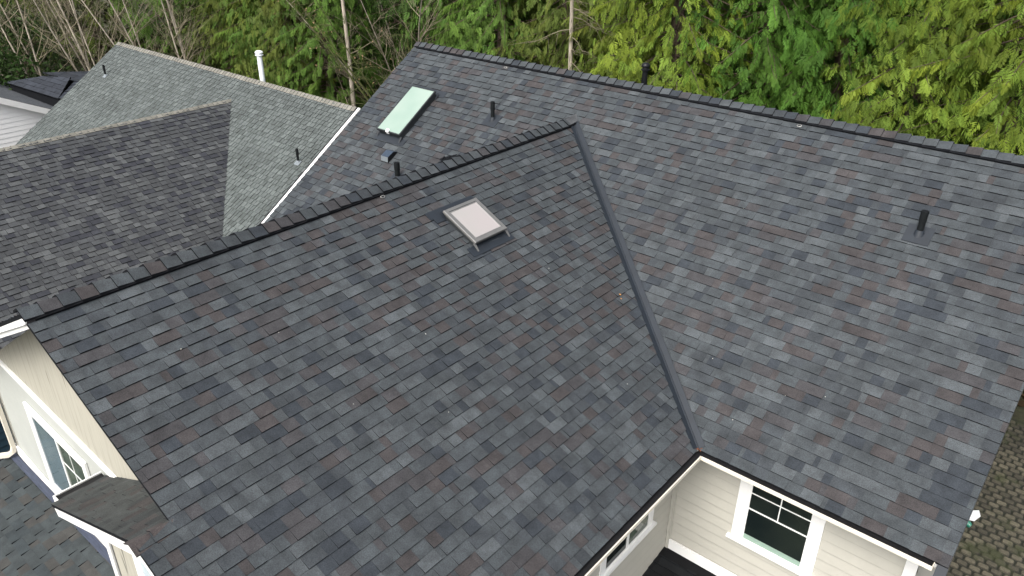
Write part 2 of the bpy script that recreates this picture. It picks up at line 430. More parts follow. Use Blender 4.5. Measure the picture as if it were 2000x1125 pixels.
# ------------------------------------------------------------------ dimensions of the main house
mS, m2 = 0.65375, 0.50589
D, xr, x1, y1, wz, yf = 4.7351, 12.8953, 4.9567, 0.8903, -0.5820, 10.2759
zP, xP = -3.0956, 9.9253
c1 = 1/math.hypot(1, mS); s1 = mS*c1; c2 = 1/math.hypot(1, m2); s2 = m2*c2
L1 = D/c1; L2 = (xP-x1)/c2
xL = 2*x1-xP                                   # left eave of the wing
P_main = Plane((0, 0, 0), (1, 0, 0), (0, -c1, -s1))
P_back = Plane((0, 0, 0), (1, 0, 0), (0, c1, -s1))
P_wr = Plane((x1, 0, wz), (0, -1, 0), (c2, 0, -s2))
P_wl = Plane((x1, 0, wz), (0, -1, 0), (-c2, 0, -s2))
GZ = -7.25

# ------------------------------------------------------------------ ground, patio
def terrain():
    xs = np.concatenate([np.linspace(-400, -60, 12), np.linspace(-56, 40, 97), np.linspace(60, 400, 12)])
    ys = np.concatenate([np.linspace(-300, -40, 10), np.linspace(-36, 40, 77), np.linspace(60, 400, 12)])
    rng = np.random.RandomState(3); V = []
    for y in ys:
        for x in xs:
            z = GZ
            rise = max(0.0, min(1.0, (y-9.0)/10.0)); z += 1.2*rise*rise*(3-2*rise)
            lf = max(0.0, min(1.0, (-19.0-x)/8.0))*max(0.0, min(1.0, (y+6)/5.0)); z += 1.6*lf
            if y > 7 or x < -17: z += rng.uniform(-0.12, 0.12)
            V.append((x, y, z))
    nx, ny = len(xs), len(ys)
    Fc = [(j*nx+i, j*nx+i+1, (j+1)*nx+i+1, (j+1)*nx+i) for j in range(ny-1) for i in range(nx-1)]
    me = bpy.data.meshes.new('ground'); me.from_pydata(V, [], Fc); me.materials.append(MAT['ground'])
    return structure(link('ground', me))
terrain()
def patio():
    rng = random.Random(8); mb = MB()
    z = GZ+0.05; lx, ly = 0.205, 0.15
    mb.wbox((10.6, -3.5, GZ-0.1), (15.4, 5.6, z-0.006), (0.010, 0.012, 0.006))
    j = 0; y = -3.48
    while y < 5.5:
        x = 10.62 + (lx/2 if j % 2 else 0) - lx
        while x < 15.3:
            c = Vector((0.080, 0.072, 0.050))*rng.uniform(0.5, 1.3)
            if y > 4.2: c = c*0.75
            a, b = max(x+0.009, 10.62), min(x+lx-0.009, 15.38); y0, y2 = y+0.009, y+ly-0.009; g = 0.018; h = z+rng.uniform(-0.004, 0.006)
            if b-a > 0.05:
                base = [(a, y0), (b, y0), (b, y2), (a, y2)]
                oct_ = [(a+g*1.2, y0), (b-g*1.2, y0), (b, y0+g*1.2), (b, y2-g*1.2), (b-g*1.2, y2), (a+g*1.2, y2), (a, y2-g*1.2), (a, y0+g*1.2)]
                cx, cy = (a+b)/2, (y0+y2)/2
                inn = [(cx+(p[0]-cx)*0.82, cy+(p[1]-cy)*0.78) for p in oct_]
                mb.face([(p[0], p[1], h+0.014) for p in inn], c)
                for i in range(8):
                    k = (i+1) % 8
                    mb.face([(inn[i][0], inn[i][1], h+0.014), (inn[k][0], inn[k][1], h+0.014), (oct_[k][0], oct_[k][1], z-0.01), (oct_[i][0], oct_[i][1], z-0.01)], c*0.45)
            x += lx
        y += ly; j += 1
    return structure(mb.build('patio', 'paver'))
patio()

# ------------------------------------------------------------------ main house
house = thing('shingled_house', 'beige house with new charcoal multi-tone shingle roof, filling the foreground', 'house', (6.4, -4.0, GZ))

shingle_slope('roof_slope', P_main, [[(0, 0), (x1, 0), (x1, y1/c1), (0.0, L1)], [(x1, 0), (xr, 0), (xr, L1), (xP, L1), (x1, y1/c1)]],
              new_blend, 11, house, label='long charcoal roof slope running up to the tree side ridge')
shingle_slope('roof_slope', P_back, [[(0, 0), (xr, 0), (xr, L1), (0, L1)]], new_blend, 12, house, expo=0.3, wide=(0.4, 0.9), narrow=(0.3, 0.6))
vb_ = (7.40-x1)/c2; yb = 10.62
shingle_slope('roof_slope', P_wr, [[(y1, 0), (yf, 0), (yf, L2), (D, L2)], [(yf, vb_), (yb, vb_), (yb, L2), (yf, L2)]],
              new_blend, 13, house, label='big charcoal roof slope of the front wing, with the small square skylight')
shingle_slope('roof_slope', P_wl, [[(y1, 0), (yf, 0), (yf, L2), (D, L2)]], new_blend, 14, house)

ridge_caps('ridge_cap', (x1, -yf-0.02, wz), (x1, -y1+0.02, wz), (-c2, 0, -s2), (c2, 0, -s2), house, new_blend, 21, half=0.145, th=0.022)
ridge_caps('ridge_cap', (xr, 0, 0), (0, 0, 0), (0, -c1, -s1), (0, c1, -s1), house, new_blend, 22)
_m = MB()                                       # folded cap closing the wing ridge against the main slope
_a = Vector((x1, -y1+0.02, wz+0.055))
_m.face([_a+Vector((-0.16, -0.28, -0.09)), _a+Vector((0, -0.24, 0.015)), _a+Vector((0.0, 0.10, 0.045)), _a+Vector((-0.17, -0.02, -0.05))], (0.06, 0.063, 0.067))
_m.face([_a+Vector((0, -0.24, 0.015)), _a+Vector((0.13, -0.27, -0.06)), _a+Vector((0.14, -0.01, -0.03)), _a+Vector((0.0, 0.10, 0.045))], (0.06, 0.064, 0.068))
_m.face([_a+Vector((0, -0.24, 0.015)), _a+Vector((0, -0.24, 0.0)), _a+Vector((0.13, -0.27, -0.075)), _a+Vector((0.13, -0.27, -0.06))], (0.02, 0.02, 0.02))
_m.build('ridge_end_cap', 'shingle', house)

# valley flashing: W shaped metal, two pans and a centre rib
def valley(sgn):
    mb = MB(); A = Vector((x1, -y1, wz)); Bp = Vector((xP if sgn > 0 else xL, -D, zP)); d = (Bp-A).normalized(); L = (Bp-A).length
    nm, nw = P_main.N, (P_wr.N if sgn > 0 else P_wl.N)
    im = nm.cross(d).normalized(); im = im if im.y > 0 or (im.x*sgn > 0) else -im
    iw = nw.cross(d).normalized(); iw = iw if iw.x*sgn < 0 else -iw
    if im.x*sgn < 0: im = -im
    up = (nm+nw).normalized()
    st = 24; rng = random.Random(5)
    for k in range(st):
        ta, tb = L*k/st + (0.05 if k == 0 else 0), L*(k+1)/st
        ea, eb = rng.uniform(-0.006, 0.006), rng.uniform(-0.006, 0.006)
        for inn, nn, w in ((im, nm, 0.10), (iw, nw, 0.085)):
            a0, a1 = A+d*ta, A+d*tb
            mb.face([a0+up*0.034, a1+up*0.034, a1+inn*0.020+nn*0.020, a0+inn*0.020+nn*0.020])
            mb.face([a0+inn*0.020+nn*0.020, a1+inn*0.020+nn*0.020, a1+inn*w+nn*0.030, a0+inn*w+nn*0.030])
            mb.face([a0+inn*w+nn*0.030, a1+inn*w+nn*0.030, a1+inn*(w+0.002)+nn*0.0, a0+inn*(w+0.002)+nn*0.0])
    return mb.build('valley_flashing', 'flashing', house)
valley(1)

# gutters
def gutter(parent):
    ob = []
    w, dp = 0.088, 0.046; t = 0.004; xe = 12.76
    mb = MB(); zt = zP-0.012; zb = zt-dp
    # main eave
    yo = -D-w
    mb.wbox((xP-0.02, yo, zb), (xe, -D+0.02, zb+0.006), mi=0)
    mb.wbox((xP-0.01, yo+0.003, zb+0.007), (xe-0.01, -D+0.015, zb+0.020), mi=1)
    mb.wbox((xP+w, yo-0.004, zb), (xe, yo+0.002, zt), mi=0)
    mb.wbox((xP+w-0.012, yo-0.006, zt), (xe+0.002, yo+0.008, zt+0.008), mi=0)
    mb.wbox((xe-0.003, yo, zb), (xe+0.004, -D+0.02, zt+0.008), mi=0)
    mb.wbox((xP, -D+0.016, zb), (xe, -D+0.035, zt-0.004), mi=1)
    mb.wbox((xP+w+0.006, yo+0.0025, zb+0.03), (xe-0.01, yo+0.006, zt-0.002), mi=1)
    mb.build('gutter', ['cream', 'gutter_dirt'], parent)
    mb = MB(); xo = xP+w
    mb.wbox((xP-0.02, -yb+0.02, zb), (xo, -D-w+0.0, zb+0.006), mi=0)
    mb.wbox((xP-0.015, -yb+0.02, zb+0.007), (xo-0.003, -D-w+0.003, zb+0.020), mi=1)
    mb.wbox((xo-0.002, -yb+0.02, zb), (xo+0.004, -D-w-0.004, zt), mi=0)
    mb.wbox((xo-0.008, -yb+0.02, zt), (xo+0.006, -D-w+0.008, zt+0.008), mi=0)
    mb.wbox((xP-0.035, -yb+0.02, zb), (xP-0.016, -D, zt-0.004), mi=1)
    mb.wbox((xo-0.006, -yb+0.03, zb+0.03), (xo-0.0025, -D-w-0.006, zt-0.002), mi=1)
    mb.build('gutter', ['cream', 'gutter_dirt'], parent)
    lit = MB(); rng = random.Random(4)
    for i in range(26):
        x, y = xP+rng.uniform(-0.05, 0.05), -D-0.02+rng.uniform(-0.03, 0.06); s = 0.012
        lit.face([(x, y, zP+0.02+rng.uniform(0, .02)), (x+s, y+rng.uniform(-s, s), zP+0.03), (x+s*1.4, y+s*1.5, zP+0.02), (x, y+s, zP+0.035)])
    lit.build('leaf_litter', 'rust', parent)
gutter(house)
_m = MB(); _m.wbox((xP-0.5, -D+0.036, zP-0.10), (12.85, -D+0.05, zP-0.045)); _m.build('fascia_board', 'white', house)
_m = MB(); _m.wbox((xP-0.05, -yb+0.1, zP-0.10), (xP-0.036, -D, zP-0.045)); _m.build('fascia_board', 'white', house)
_m = MB(); _m.wbox((xP-0.46, -D+0.052, zP-0.125), (12.8, -4.24, zP-0.095)); _m.wbox((9.40, -yb+0.15, zP-0.125), (xP-0.052, -D+0.05, zP-0.095)); _m.build('soffit', 'cream', house)

def rake(pl, u, v0, v1, out, parent, mat='white', depth=0.17, th=0.025, name='rake_board'):
    mb = MB(); o = Vector(out); a, b = pl.p(u, v0, -0.012), pl.p(u, v1, -0.012)
    mb.prism([a, b, b-Vector((0, 0, depth)), a-Vector((0, 0, depth))], o*th)
    return mb.build(name, mat, parent)
rake(P_main, xr, 0, L1, (-1, 0, 0), house, 'darkframe'); rake(P_back, xr, 0, L1, (-1, 0, 0), house, 'darkframe')
rake(P_main, 0, 0, L1, (1, 0, 0), house); rake(P_back, 0, 0, L1, (1, 0, 0), house)
# gable rake of the wing: wide white board on the left, thin drip edge on the right
_m = MB()
_a, _b = Vector((x1+0.03, -yf+0.004, wz-0.015)), Vector((xL, -yf+0.004, wz-0.015-(x1-xL)*m2))
_m.prism([_a, _b, _b-Vector((0, 0, 0.13)), _a-Vector((-0.06, 0, 0.12))], (0, 0.03, 0)); _m.build('rake_board', 'white', house)
_m = MB(); _m.prism([_a+Vector((0.09, 0.0, -0.02)), _b-Vector((0, 0.012, 0)), _b-Vector((0, 0.012, 0.035)), _a-Vector((-0.09, 0.012, 0.045))], (0, -0.02, 0)); _m.build('rake_trim', 'white', house)

# roof return beyond the gutter end
P_ret = Plane(P_main.p(12.60, L1+0.004, -0.012), (1, 0, 0), (0, -c1, -s1))
_m = MB(); _m.box(P_ret.O, P_ret.U, P_ret.V, P_ret.N, (0.19, 0.0, -0.12), (0.30, 0.75, 0.0)); _m.build('eave_return', 'flashing', house)

# walls of the main house
YW, XW, YG, YB = -4.255, 9.445, -9.78, -10.20
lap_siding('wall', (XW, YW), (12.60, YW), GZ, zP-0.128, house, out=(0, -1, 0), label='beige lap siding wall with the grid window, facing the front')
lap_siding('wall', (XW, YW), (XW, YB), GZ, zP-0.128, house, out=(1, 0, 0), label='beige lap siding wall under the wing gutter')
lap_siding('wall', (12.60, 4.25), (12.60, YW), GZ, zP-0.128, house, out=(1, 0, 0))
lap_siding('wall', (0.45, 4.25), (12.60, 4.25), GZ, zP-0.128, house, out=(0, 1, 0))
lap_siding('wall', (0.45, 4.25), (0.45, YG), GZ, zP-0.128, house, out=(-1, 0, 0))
_m = MB()
for xx, o in ((12.60, (-0.12, 0, 0)), (0.45, (0.12, 0, 0))):
    _m = MB(); _m.prism([(xx, -4.2, zP-0.13), (xx, 4.2, zP-0.13), (xx, 4.2, -4.2*mS-0.15), (xx, 0, -0.14), (xx, -4.2, -4.2*mS-0.15)], o)
    _m.build('gable_wall', 'siding', house)
_m = MB()
_m.wbox((XW+0.012, YW-0.05, -5.6), (XW+0.055, YW-0.012, zP-0.13)); _m.wbox((XW+0.0555, YW-0.030, -5.6), (XW+0.070, YW-0.0125, zP-0.13))
_m.build('corner_board', 'siding', house)
_m = MB(); _m.wbox((12.47, YW-0.035, GZ), (12.60, YW-0.0005, zP-0.1275)); _m.build('corner_board', 'white', house)
_m = MB(); _m.wbox((XW+0.06, YW-0.04, -5.47), (12.46, YW-0.0125, -5.30)); _m.wbox((XW+0.06, YW-0.046, -5.300), (12.46, YW-0.0125, -5.285)); _m.build('base_trim', 'white', house)

# front gable: grooved upper part, band, pale lower part
def bandz(x): return -2.88 - (x-0.47)*0.070
def slz(x): return wz - abs(x-x1)*m2 - 0.02
_m = MB()
up_ = [(0.45, bandz(0.45)), (9.30, bandz(9.30)), (9.44, slz(9.44)), (x1, slz(x1)), (0.45, slz(0.45))]
up_ = clip([(0.45, -6), (9.44, -6), (9.44, 0), (0.45, 0)], [(0.4, bandz(0.4)), (9.5, bandz(9.5)), (9.5, slz(9.5)), (x1, slz(x1)), (0.4, slz(0.4))]) if False else \
      [(1.10, bandz(1.1)), (8.95, bandz(8.95)), (x1, slz(x1))]
_m.prism([(q[0], YG, q[1]) for q in up_], (0, 0.12, 0)); _m.build('gable_wall', 'grooved', house, 'cracked vertical board gable above the white band')
_m = MB()
_m.prism([(0.45, YG+0.008, GZ), (9.44, YG+0.008, GZ), (9.44, YG+0.008, bandz(9.44)), (0.45, YG+0.008, bandz(0.45))], (0, 0.12, 0)); _m.build('wall', 'stucco', house, 'pale smooth front wall under the gable')
_m = MB(); _m.prism([(0.45, YG-0.028, bandz(.45)-0.075), (8.9, YG-0.028, bandz(8.9)-0.075), (8.9, YG-0.028, bandz(8.9)+0.01), (0.45, YG-0.028, bandz(.45)+0.01)], (0, 0.03, 0)); _m.build('belly_band', 'white', house)
_m = MB(); _m.prism([(0.45, YG-0.03, -5.12), (3.62, YG-0.03, -5.36), (3.62, YG-0.03, -5.24), (0.45, YG-0.03, -4.93)], (0, 0.03, 0)); _m.build('base_trim', 'white', house)

# windows --------------------------------------------------------------
def window(parent, O, U, out, w, z0, z1, glassmat, muntins=(), trim=(0.10, 0.10, 0.10, 0.10), sill=True, split=None, label=None, sashw=0.035, shear=0.0, mat='white', glassmats=None, innersill=False):
    """O: plan point of left glass edge, U along the wall, trim = left, right, bottom, top widths. shear tilts top/bottom edges"""
    O = Vector((O[0], O[1], 0)); U = Vector(U); o = Vector(out)
    def Q(u, z, d): return O + U*u + Vector((0, 0, z + shear*u)) + o*d
    def bar(mb, u0, u1, a, b, d0, d1):
        mb.prism([Q(u0, a, d1), Q(u1, a, d1), Q(u1, b, d1), Q(u0, b, d1)], o*(d0-d1))
    f = MB(); l, r_, bt, tp = trim
    bar(f, -l, 0, z0, z1, 0.0, 0.032); bar(f, w, w+r_, z0, z1, 0.0, 0.032)
    bar(f, -l-0.0, w+r_+0.0, z0-bt, z0, 0.0, 0.034); bar(f, -l, w+r_, z1, z1+tp, 0.0, 0.034)
    fr = f.build('window', mat, parent, label)
    if sill:
        s = MB(); bar(s, -l-0.05, w+r_+0.05, z0-0.045, z0-0.005, 0.0, 0.075); s.build('sill', mat, fr)
    s = MB(); a = sashw
    bar(s, 0, a, z0, z1, 0.003, 0.026); bar(s, w-a, w, z0, z1, 0.003, 0.026); bar(s, a, w-a, z0, z0+a, 0.003, 0.026); bar(s, a, w-a, z1-a, z1, 0.003, 0.026)
    xs = [0, w]
    if split is not None:
        bar(s, split-0.025, split+0.025, z0+a, z1-a, 0.003, 0.028); xs = [0, split, w]
    s.build('sash', mat, fr)
    for i in range(len(xs)-1):
        g = MB(); bar(g, xs[i]+0.005, xs[i+1]-0.005, z0+0.004, z1-0.004, -0.001, 0.0175)
        g.build('pane', (glassmats[i] if glassmats else glassmat), fr)
    if muntins:
        mm = MB()
        for (kind, p, a0, b0, wd) in muntins:
            if kind == 'h': bar(mm, a0, b0, p-wd/2, p+wd/2, 0.016, 0.023)
            else: bar(mm, p-wd/2, p+wd/2, a0, b0, 0.016, 0.0225)
        mm.build('muntin', mat, fr)
    if innersill:
        g = MB(); bar(g, a, w-a, z0+a, z0+a+0.085, 0.012, 0.021); g.build('inner_sill', 'mint_sill', fr)
    return fr
window(house, (10.52, YW), (1, 0, 0), (0, -1, 0), 0.86, -4.60, -3.36, 'glass',
       [('h', -3.765, 0.035, 0.825, 0.016), ('h', -4.03, 0.035, 0.825, 0.022), ('v', 0.43, -4.02, -3.40, 0.014)],
       trim=(0.135, 0.135, 0.085, 0.10), label='large white framed window with grid, under the eave', innersill=True)
window(house, (XW, -4.93), (0, -1, 0), (1, 0, 0), 1.10, -4.56, -3.36, 'glass', trim=(0.085, 0.09, 0.09, 0.08), split=0.555,
       label='twin pane window in the wing side wall', glassmats=['green_pane', 'glass'])
window(house, (XW, -6.9), (0, -1, 0), (1, 0, 0), 1.10, -4.56, -3.36, 'glass', trim=(0.12, 0.12, 0.09, 0.08))
window(house, (1.97, YG), (1, 0, 0), (0, -1, 0), 1.66, -4.90, -3.54, 'glass',
       [('h', -3.95, 0.85, 1.62, 0.012), ('h', -4.40, 0.85, 1.62, 0.012), ('v', 1.22, -4.84, -3.58, 0.012)],
       trim=(0.12, 0.12, 0.16, 0.12), split=0.83, shear=-0.045, sill=False, label='white framed front gable window beside the downspout', glassmats=['blue_pane', 'green_pane'])

# bump-out with its little roof on the front ------------------------------
zr3 = wz-(7.40-x1)*m2
_c3 = 1/math.hypot(1, 0.506)
P_b = Plane((7.40, 0, zr3), (0, -1, 0), (-_c3, 0, -0.506*_c3)); Lb = (7.40-4.41)/_c3
shingle_slope('bump_roof', P_b, [[(9.79, 1.86/_c3), (yf, 0.0), (10.62, 0), (10.455, Lb), (9.79, Lb)]], bump_blend, 31, house,
              mat='shingle', lo=0.004, hi=0.008, deck=0.03, label='small dark roof at the foot of the wing gable, dull greenish grey')
ridge_caps('ridge_cap', (7.40, -10.66, zr3-0.03), (7.40, -10.24, zr3-0.03), (-_c3, 0, -.506*_c3), (c2, 0, -s2), house, lambda r: Vector((0.050, 0.043, 0.042))*r.uniform(.9, 1.1), 33, expo=0.2, lift=0.030, vent=False, th=0.009, half=0.125)
_m = MB()                                       # white fascia under the front edge
_A, _B = P_b.p(10.60, 0.0, -0.035), P_b.p(10.44, Lb, -0.035)
_m.prism([_A, _B, _B-Vector((-0.05, 0, 0.13)), _A-Vector((0, 0, 0.17))], (0, 0.03, 0)); _m.build('rake_board', 'white', house)
_m = MB()                                       # its short gutter
_e = P_b.p(0, Lb, -0.01); gz = _e.z+0.004; gx = _e.x-0.13
_m.wbox((gx, -10.36, gz-0.09), (_e.x+0.01, -9.80, gz-0.084)); _m.wbox((gx, -10.36, gz-0.09), (gx+0.006, -9.80, gz)); _m.wbox((gx-0.008, -10.36, gz), (gx+0.010, -9.80, gz+0.008))
_m.wbox((gx-0.005, -10.385, gz-0.09), (_e.x+0.01, -10.365, gz+0.005)); _m.wbox((gx+0.008, -10.36, gz-0.082), (_e.x+0.008, -9.80, gz-0.015), mi=1); _m.wbox((_e.x+0.012, -10.36, gz-0.09), (_e.x+0.02, -9.80, gz-0.02), mi=1)
_m.build('gutter', ['white', 'gutter_dirt'], house)
_m = MB(); _m.prism([(5.18, YB, GZ), (9.44, YB, GZ), (9.44, YB, -2.9), (7.5, YB, -2.05), (5.18, YB, -3.02)], (0, 0.12, 0)); _m.build('wall', 'grooved', house, 'cracked board panel below the small roof')
_m = MB(); _m.prism([(5.18, YB, GZ), (5.18, YB, -3.02), (5.18, YG, -3.02), (5.18, YG, GZ)], (0.1, 0, 0)); _m.build('wall', 'stucco', house)
_m = MB(); _m.wbox((5.13, YB-0.025, GZ), (5.25, YB-0.0005, -3.05)); _m.wbox((5.13, YB, GZ), (5.175, YB+0.1, -3.05)); _m.build('corner_board', 'white', house)
_m = MB(); _m.prism([(3.60, YG-0.032, -5.24), (5.12, YG-0.032, -5.40), (5.12, YG-0.032, -3.5), (4.55, YG-0.032, -3.5), (3.60, YG-0.032, -4.75)], (0, 0.03, 0)); _m.build('trim_panel', 'white', house)
window(house, (6.10, YB), (1, 0, 0), (0, -1, 0), 1.2, -4.9, -2.75, 'pale_pane', trim=(0.13, 0.12, 0.12, 0.05), sill=False, label='pale glass window at the bottom edge below the small roof')
# white board following the front rake right of the small roof
rake(P_wr, yb-0.002, vb_, L2, (0, 1, 0), house, 'white', 0.12, 0.02)

# porch roof at the lower left ---------------------------------------------
_cp = 1/math.hypot(1, 0.25)
P_p = Plane((0, -9.81, -5.165), (1, 0, 0), (0, -_cp, -0.25*_cp))
shingle_slope('porch_roof', P_p, [[(0.20, -0.0), (5.15, -0.0), (5.15, 3.4), (0.20, 3.4)]], porch_blend, 41, house, mat='porch_shingle', hi=0.022, lo=0.004,
              wide=(0.14, 0.30), narrow=(0.08, 0.24), label='lower porch roof with slate green shingles')
_m = MB(); _m.box(P_p.O, P_p.U, P_p.V, P_p.N, (0.26, 0.0, 0.016), (5.12, 0.10, 0.024)); _m.build('wall_flashing', 'flash_dust', house)
_m = MB(); _m.wbox((0.3, -12.9, GZ), (5.1, -9.8, -6.2)); _m.build('porch_wall', 'stucco', house)

# low black roof in the corner ----------------------------------------------
P_low = Plane((XW+0.005, YW-0.012, -5.475), (1, 0, 0), (0, -1, -0.12))
shingle_slope('lower_roof', P_low, [[(0, 0.16), (3.0, 0.16), (3.0, 4.5), (0, 4.5)]], lambda r: Vector((0.006, 0.007, 0.008))*r.uniform(.7, 1.5), 45, house,
              mat='porch_shingle', label='almost black low roof in the corner under the windows')
_m = MB(); _m.box(P_low.O, P_low.U, P_low.V, P_low.N, (0.0, 0.0, 0.002), (3.0, 0.19, 0.016)); _m.build('wall_flashing', 'membrane', house)
_m = MB(); _m.wbox((XW+0.1, -8.5, GZ), (12.4, -4.4, -6.2)); _m.build('porch_wall', 'siding', house)

# downspout ------------------------------------------------------------------
_m = MB()
_x, _y = 0.50, YG-0.06
pts = [(_x, _y, -3.35), (_x, _y, -4.95), (_x-0.01, _y-0.02, -5.03), (_x-0.06, _y-0.09, -5.09), (_x-0.16, _y-0.17, -5.11)]
for i in range(len(pts)-1):
    a, b = Vector(pts[i]), Vector(pts[i+1]); d = (b-a); L = d.length; d.normalize()
    X = Vector((1, 0, 0)) if i < 2 else Vector((0.8, -0.6, 0)); Y = d.cross(X).normalized(); X = Y.cross(d).normalized()
    _m.box(a, X, Y, d, (-0.038, -0.03, -0.01), (0.038, 0.03, L+0.01))
_m.build('downspout', 'cream', house)

# skylights --------------------------------------------------------------------
def skylight(pl, u0, u1, v0, v1, h, framemat, glassmat, rim, label, glass_inset, apron=True):
    f = MB()
    f.box(pl.O, pl.U, pl.V, pl.N, (u0+0.02, v0+0.02, 0.0), (u1-0.02, v1-0.02, h-0.045), mi=1)
    f.box(pl.O, pl.U, pl.V, pl.N, (u0+0.012, v0+0.012, h-0.045), (u1-0.012, v1-0.012, h-0.038), mi=1)
    # mitred frame with a bevelled top
    def ring(a, ha, b, hb, mi):
        A = [(u0+a, v0+a), (u1-a, v0+a), (u1-a, v1-a), (u0+a, v1-a)]; Bq = [(u0+b, v0+b), (u1-b, v0+b), (u1-b, v1-b), (u0+b, v1-b)]
        for i in range(4):
            k = (i+1) % 4; f.face([pl.p(*A[i], ha), pl.p(*A[k], ha), pl.p(*Bq[k], hb), pl.p(*Bq[i], hb)], mi=mi)
    ring(0, h-0.04, 0, h-0.008, 0); ring(0, h-0.008, 0.006, h, 0); ring(0.006, h, rim-0.02, h, 0); ring(rim-0.02, h, rim-0.016, h-0.006, 1)
    ring(rim-0.016, h-0.006, rim, h-0.004, 0); ring(rim, h-0.004, rim+0.004, h-glass_inset, 0)
    o = f.build('skylight', [framemat, 'darkframe'], house, label)
    g = MB(); g.box(pl.O, pl.U, pl.V, pl.N, (u0+rim, v0+rim, h-glass_inset-0.01), (u1-rim, v1-rim, h-glass_inset)); g.build('glass', glassmat, o)
    a = MB()
    a.box(pl.O, pl.U, pl.V, pl.N, (u0-0.06, v1-0.02, 0.013), (u1+0.12, v1+0.15, 0.020))      # apron
    a.build('apron_flashing', 'flashing', o)
    a = MB(); a.box(pl.O, pl.U, pl.V, pl.N, (u0-0.05, v0-0.13, 0.012), (u1+0.16, v0+0.03, 0.019)); a.build('head_flashing', 'flashing', o)
    for uu, vv, s in ((u0-0.015, v1-0.02, 1), (u1-0.03, v1-0.02, 1), (u1-0.01, v0-0.02, 0)):
        t = MB()
        for k in range(4):
            w = 0.045-0.006*k
            p0, p1 = vv+0.032*k, vv+0.032*(k+1); h0, h1 = 0.075-0.017*k, 0.075-0.017*(k+1)
            t.prism([pl.p(uu, p0, h0), pl.p(uu+w, p0, h0), pl.p(uu+w, p1, h1), pl.p(uu, p1, h1)], pl.N*0.005)
        t.build('flashing_tab', framemat if s else 'flashing', o)
    return o
sk1 = skylight(P_main, 1.00, 1.68, 1.235, 2.49, 0.155, 'darkframe', 'mint_glass', 0.026, 'long dark framed skylight with mint glass on the far slope', 0.002)
_m = MB(); _m.box(P_main.O, P_main.U, P_main.V, P_main.N, (1.27, 2.42, 0.156), (1.345, 2.47, 0.161)); _m.box(P_main.O, P_main.U, P_main.V, P_main.N, (1.285, 2.46, 0.10), (1.36, 2.498, 0.160)); _m.build('latch', 'white', sk1)
skylight(P_wr, 4.34, 5.025, 0.825, 1.52, 0.115, 'greyframe', 'rose_glass', 0.075, 'nearly square taupe framed skylight on the front wing slope', 0.008)
# head flashing of the square skylight runs on to the front
_m = MB(); _m.box(P_wr.O, P_wr.U, P_wr.V, P_wr.N, (4.28, 0.70, 0.015), (5.25, 0.84, 0.022)); _m.box(P_wr.O, P_wr.U, P_wr.V, P_wr.N, (5.02, 0.84, 0.015), (5.20, 0.93, 0.022))
_m.build('wall_flashing', 'flashing', house)

vent_pipe(3.34, -1.24, -0.81, 0.038, 0.36, house, P_main, boot='flashing', label='black vent pipe beyond the wing ridge, middle of the far slope')
vent_pipe(2.28, -2.80, -1.83, 0.050, 0.33, house, P_main, label='short black vent pipe half hidden behind the wing ridge')
vent_pipe(11.12, -1.33, -0.87, 0.044, 0.34, house, P_main, label='black vent pipe on the right part of the long slope')
# black flue on the rear slope
def flue(x, y, z, r, h, mat, parent, label=None, name='flue_pipe'):
    mb = MB(); b = Vector((x, y, z))
    def cyl(z0, z1, r0, r1): mb.tube([b+Vector((0, 0, z0)), b+Vector((0, 0, z1))], [r0, r1], 20)
    cyl(-0.15, h-0.10, r, r)
    o = mb.build(name, mat, parent, label, smooth=True)
    mb = MB(); zz = h-0.12
    prof = [(r*1.05, zz), (r*1.55, zz+0.01), (r*1.6, zz+0.025), (r*1.15, zz+0.04), (r*1.1, zz+0.065), (r*1.5, zz+0.075), (r*1.55, zz+0.10), (r*1.3, zz+0.125), (r*0.8, zz+0.142), (0.004, zz+0.148)]
    mb.tube([b+Vector((0, 0, q[1])) for q in prof], [q[0] for q in prof], 20)
    mb.build('flue_cap', mat, o, smooth=True)
    return o
flue(5.69, 0.30, -0.15, 0.052, 0.50, 'blackmetal', house, 'black flue pipe with domed cap behind the long ridge')
# hooded bath vent
_m = MB(); u0, v0 = 1.60, 2.83
def pw(u, v, h): return P_main.p(u, v, h)
_m.face([pw(1.60, 2.86, .10), pw(1.80, 2.86, .10), pw(1.80, 3.03, .115), pw(1.60, 3.03, .115)])
_m.face([pw(1.60, 3.03, .115), pw(1.80, 3.03, .115), pw(1.80, 3.09, .035), pw(1.60, 3.09, .035)], mi=2)  # front face in lighter metal, painting in its bright reflection
_m.face([pw(1.60, 2.86, .10), pw(1.80, 2.86, .10), pw(1.80, 2.78, .012), pw(1.60, 2.78, .012)])
_m.face([pw(1.80, 2.86, .10), pw(1.80, 3.03, .115), pw(1.80, 3.09, .035), pw(1.80, 3.09, .01), pw(1.80, 2.78, .01)], mi=1)
_m.face([pw(1.60, 2.86, .10), pw(1.60, 3.03, .115), pw(1.60, 3.09, .035), pw(1.60, 3.09, .01), pw(1.60, 2.78, .01)], mi=1)
_m.face([pw(1.60, 3.09, .035), pw(1.80, 3.09, .035), pw(1.80, 3.09, .0), pw(1.60, 3.09, .0)], mi=1)
_m.build('hood_vent', ['hoodmetal', 'blackmetal', 'galv'], house, 'small blue black hood vent below the long skylight')
# crumpled dark flashing behind the wing ridge
_m = MB(); rng = random.Random(2); _u, _v = 3.02, 2.72
for i in range(5):
    a = 0.045*i
    _m.prism([P_main.p(_u-0.12+a, _v-0.03-0.03*i, 0.03+rng.uniform(0, .02)), P_main.p(_u-0.04+a*1.2, _v-0.01-.03*i, 0.05), P_main.p(_u-0.02+a*1.2, _v-0.12-.03*i, 0.045+rng.uniform(0, .02)), P_main.p(_u-0.1+a, _v-0.10-.03*i, 0.02)], P_main.N*0.012)
_m.build('torn_flashing', 'butt', house)
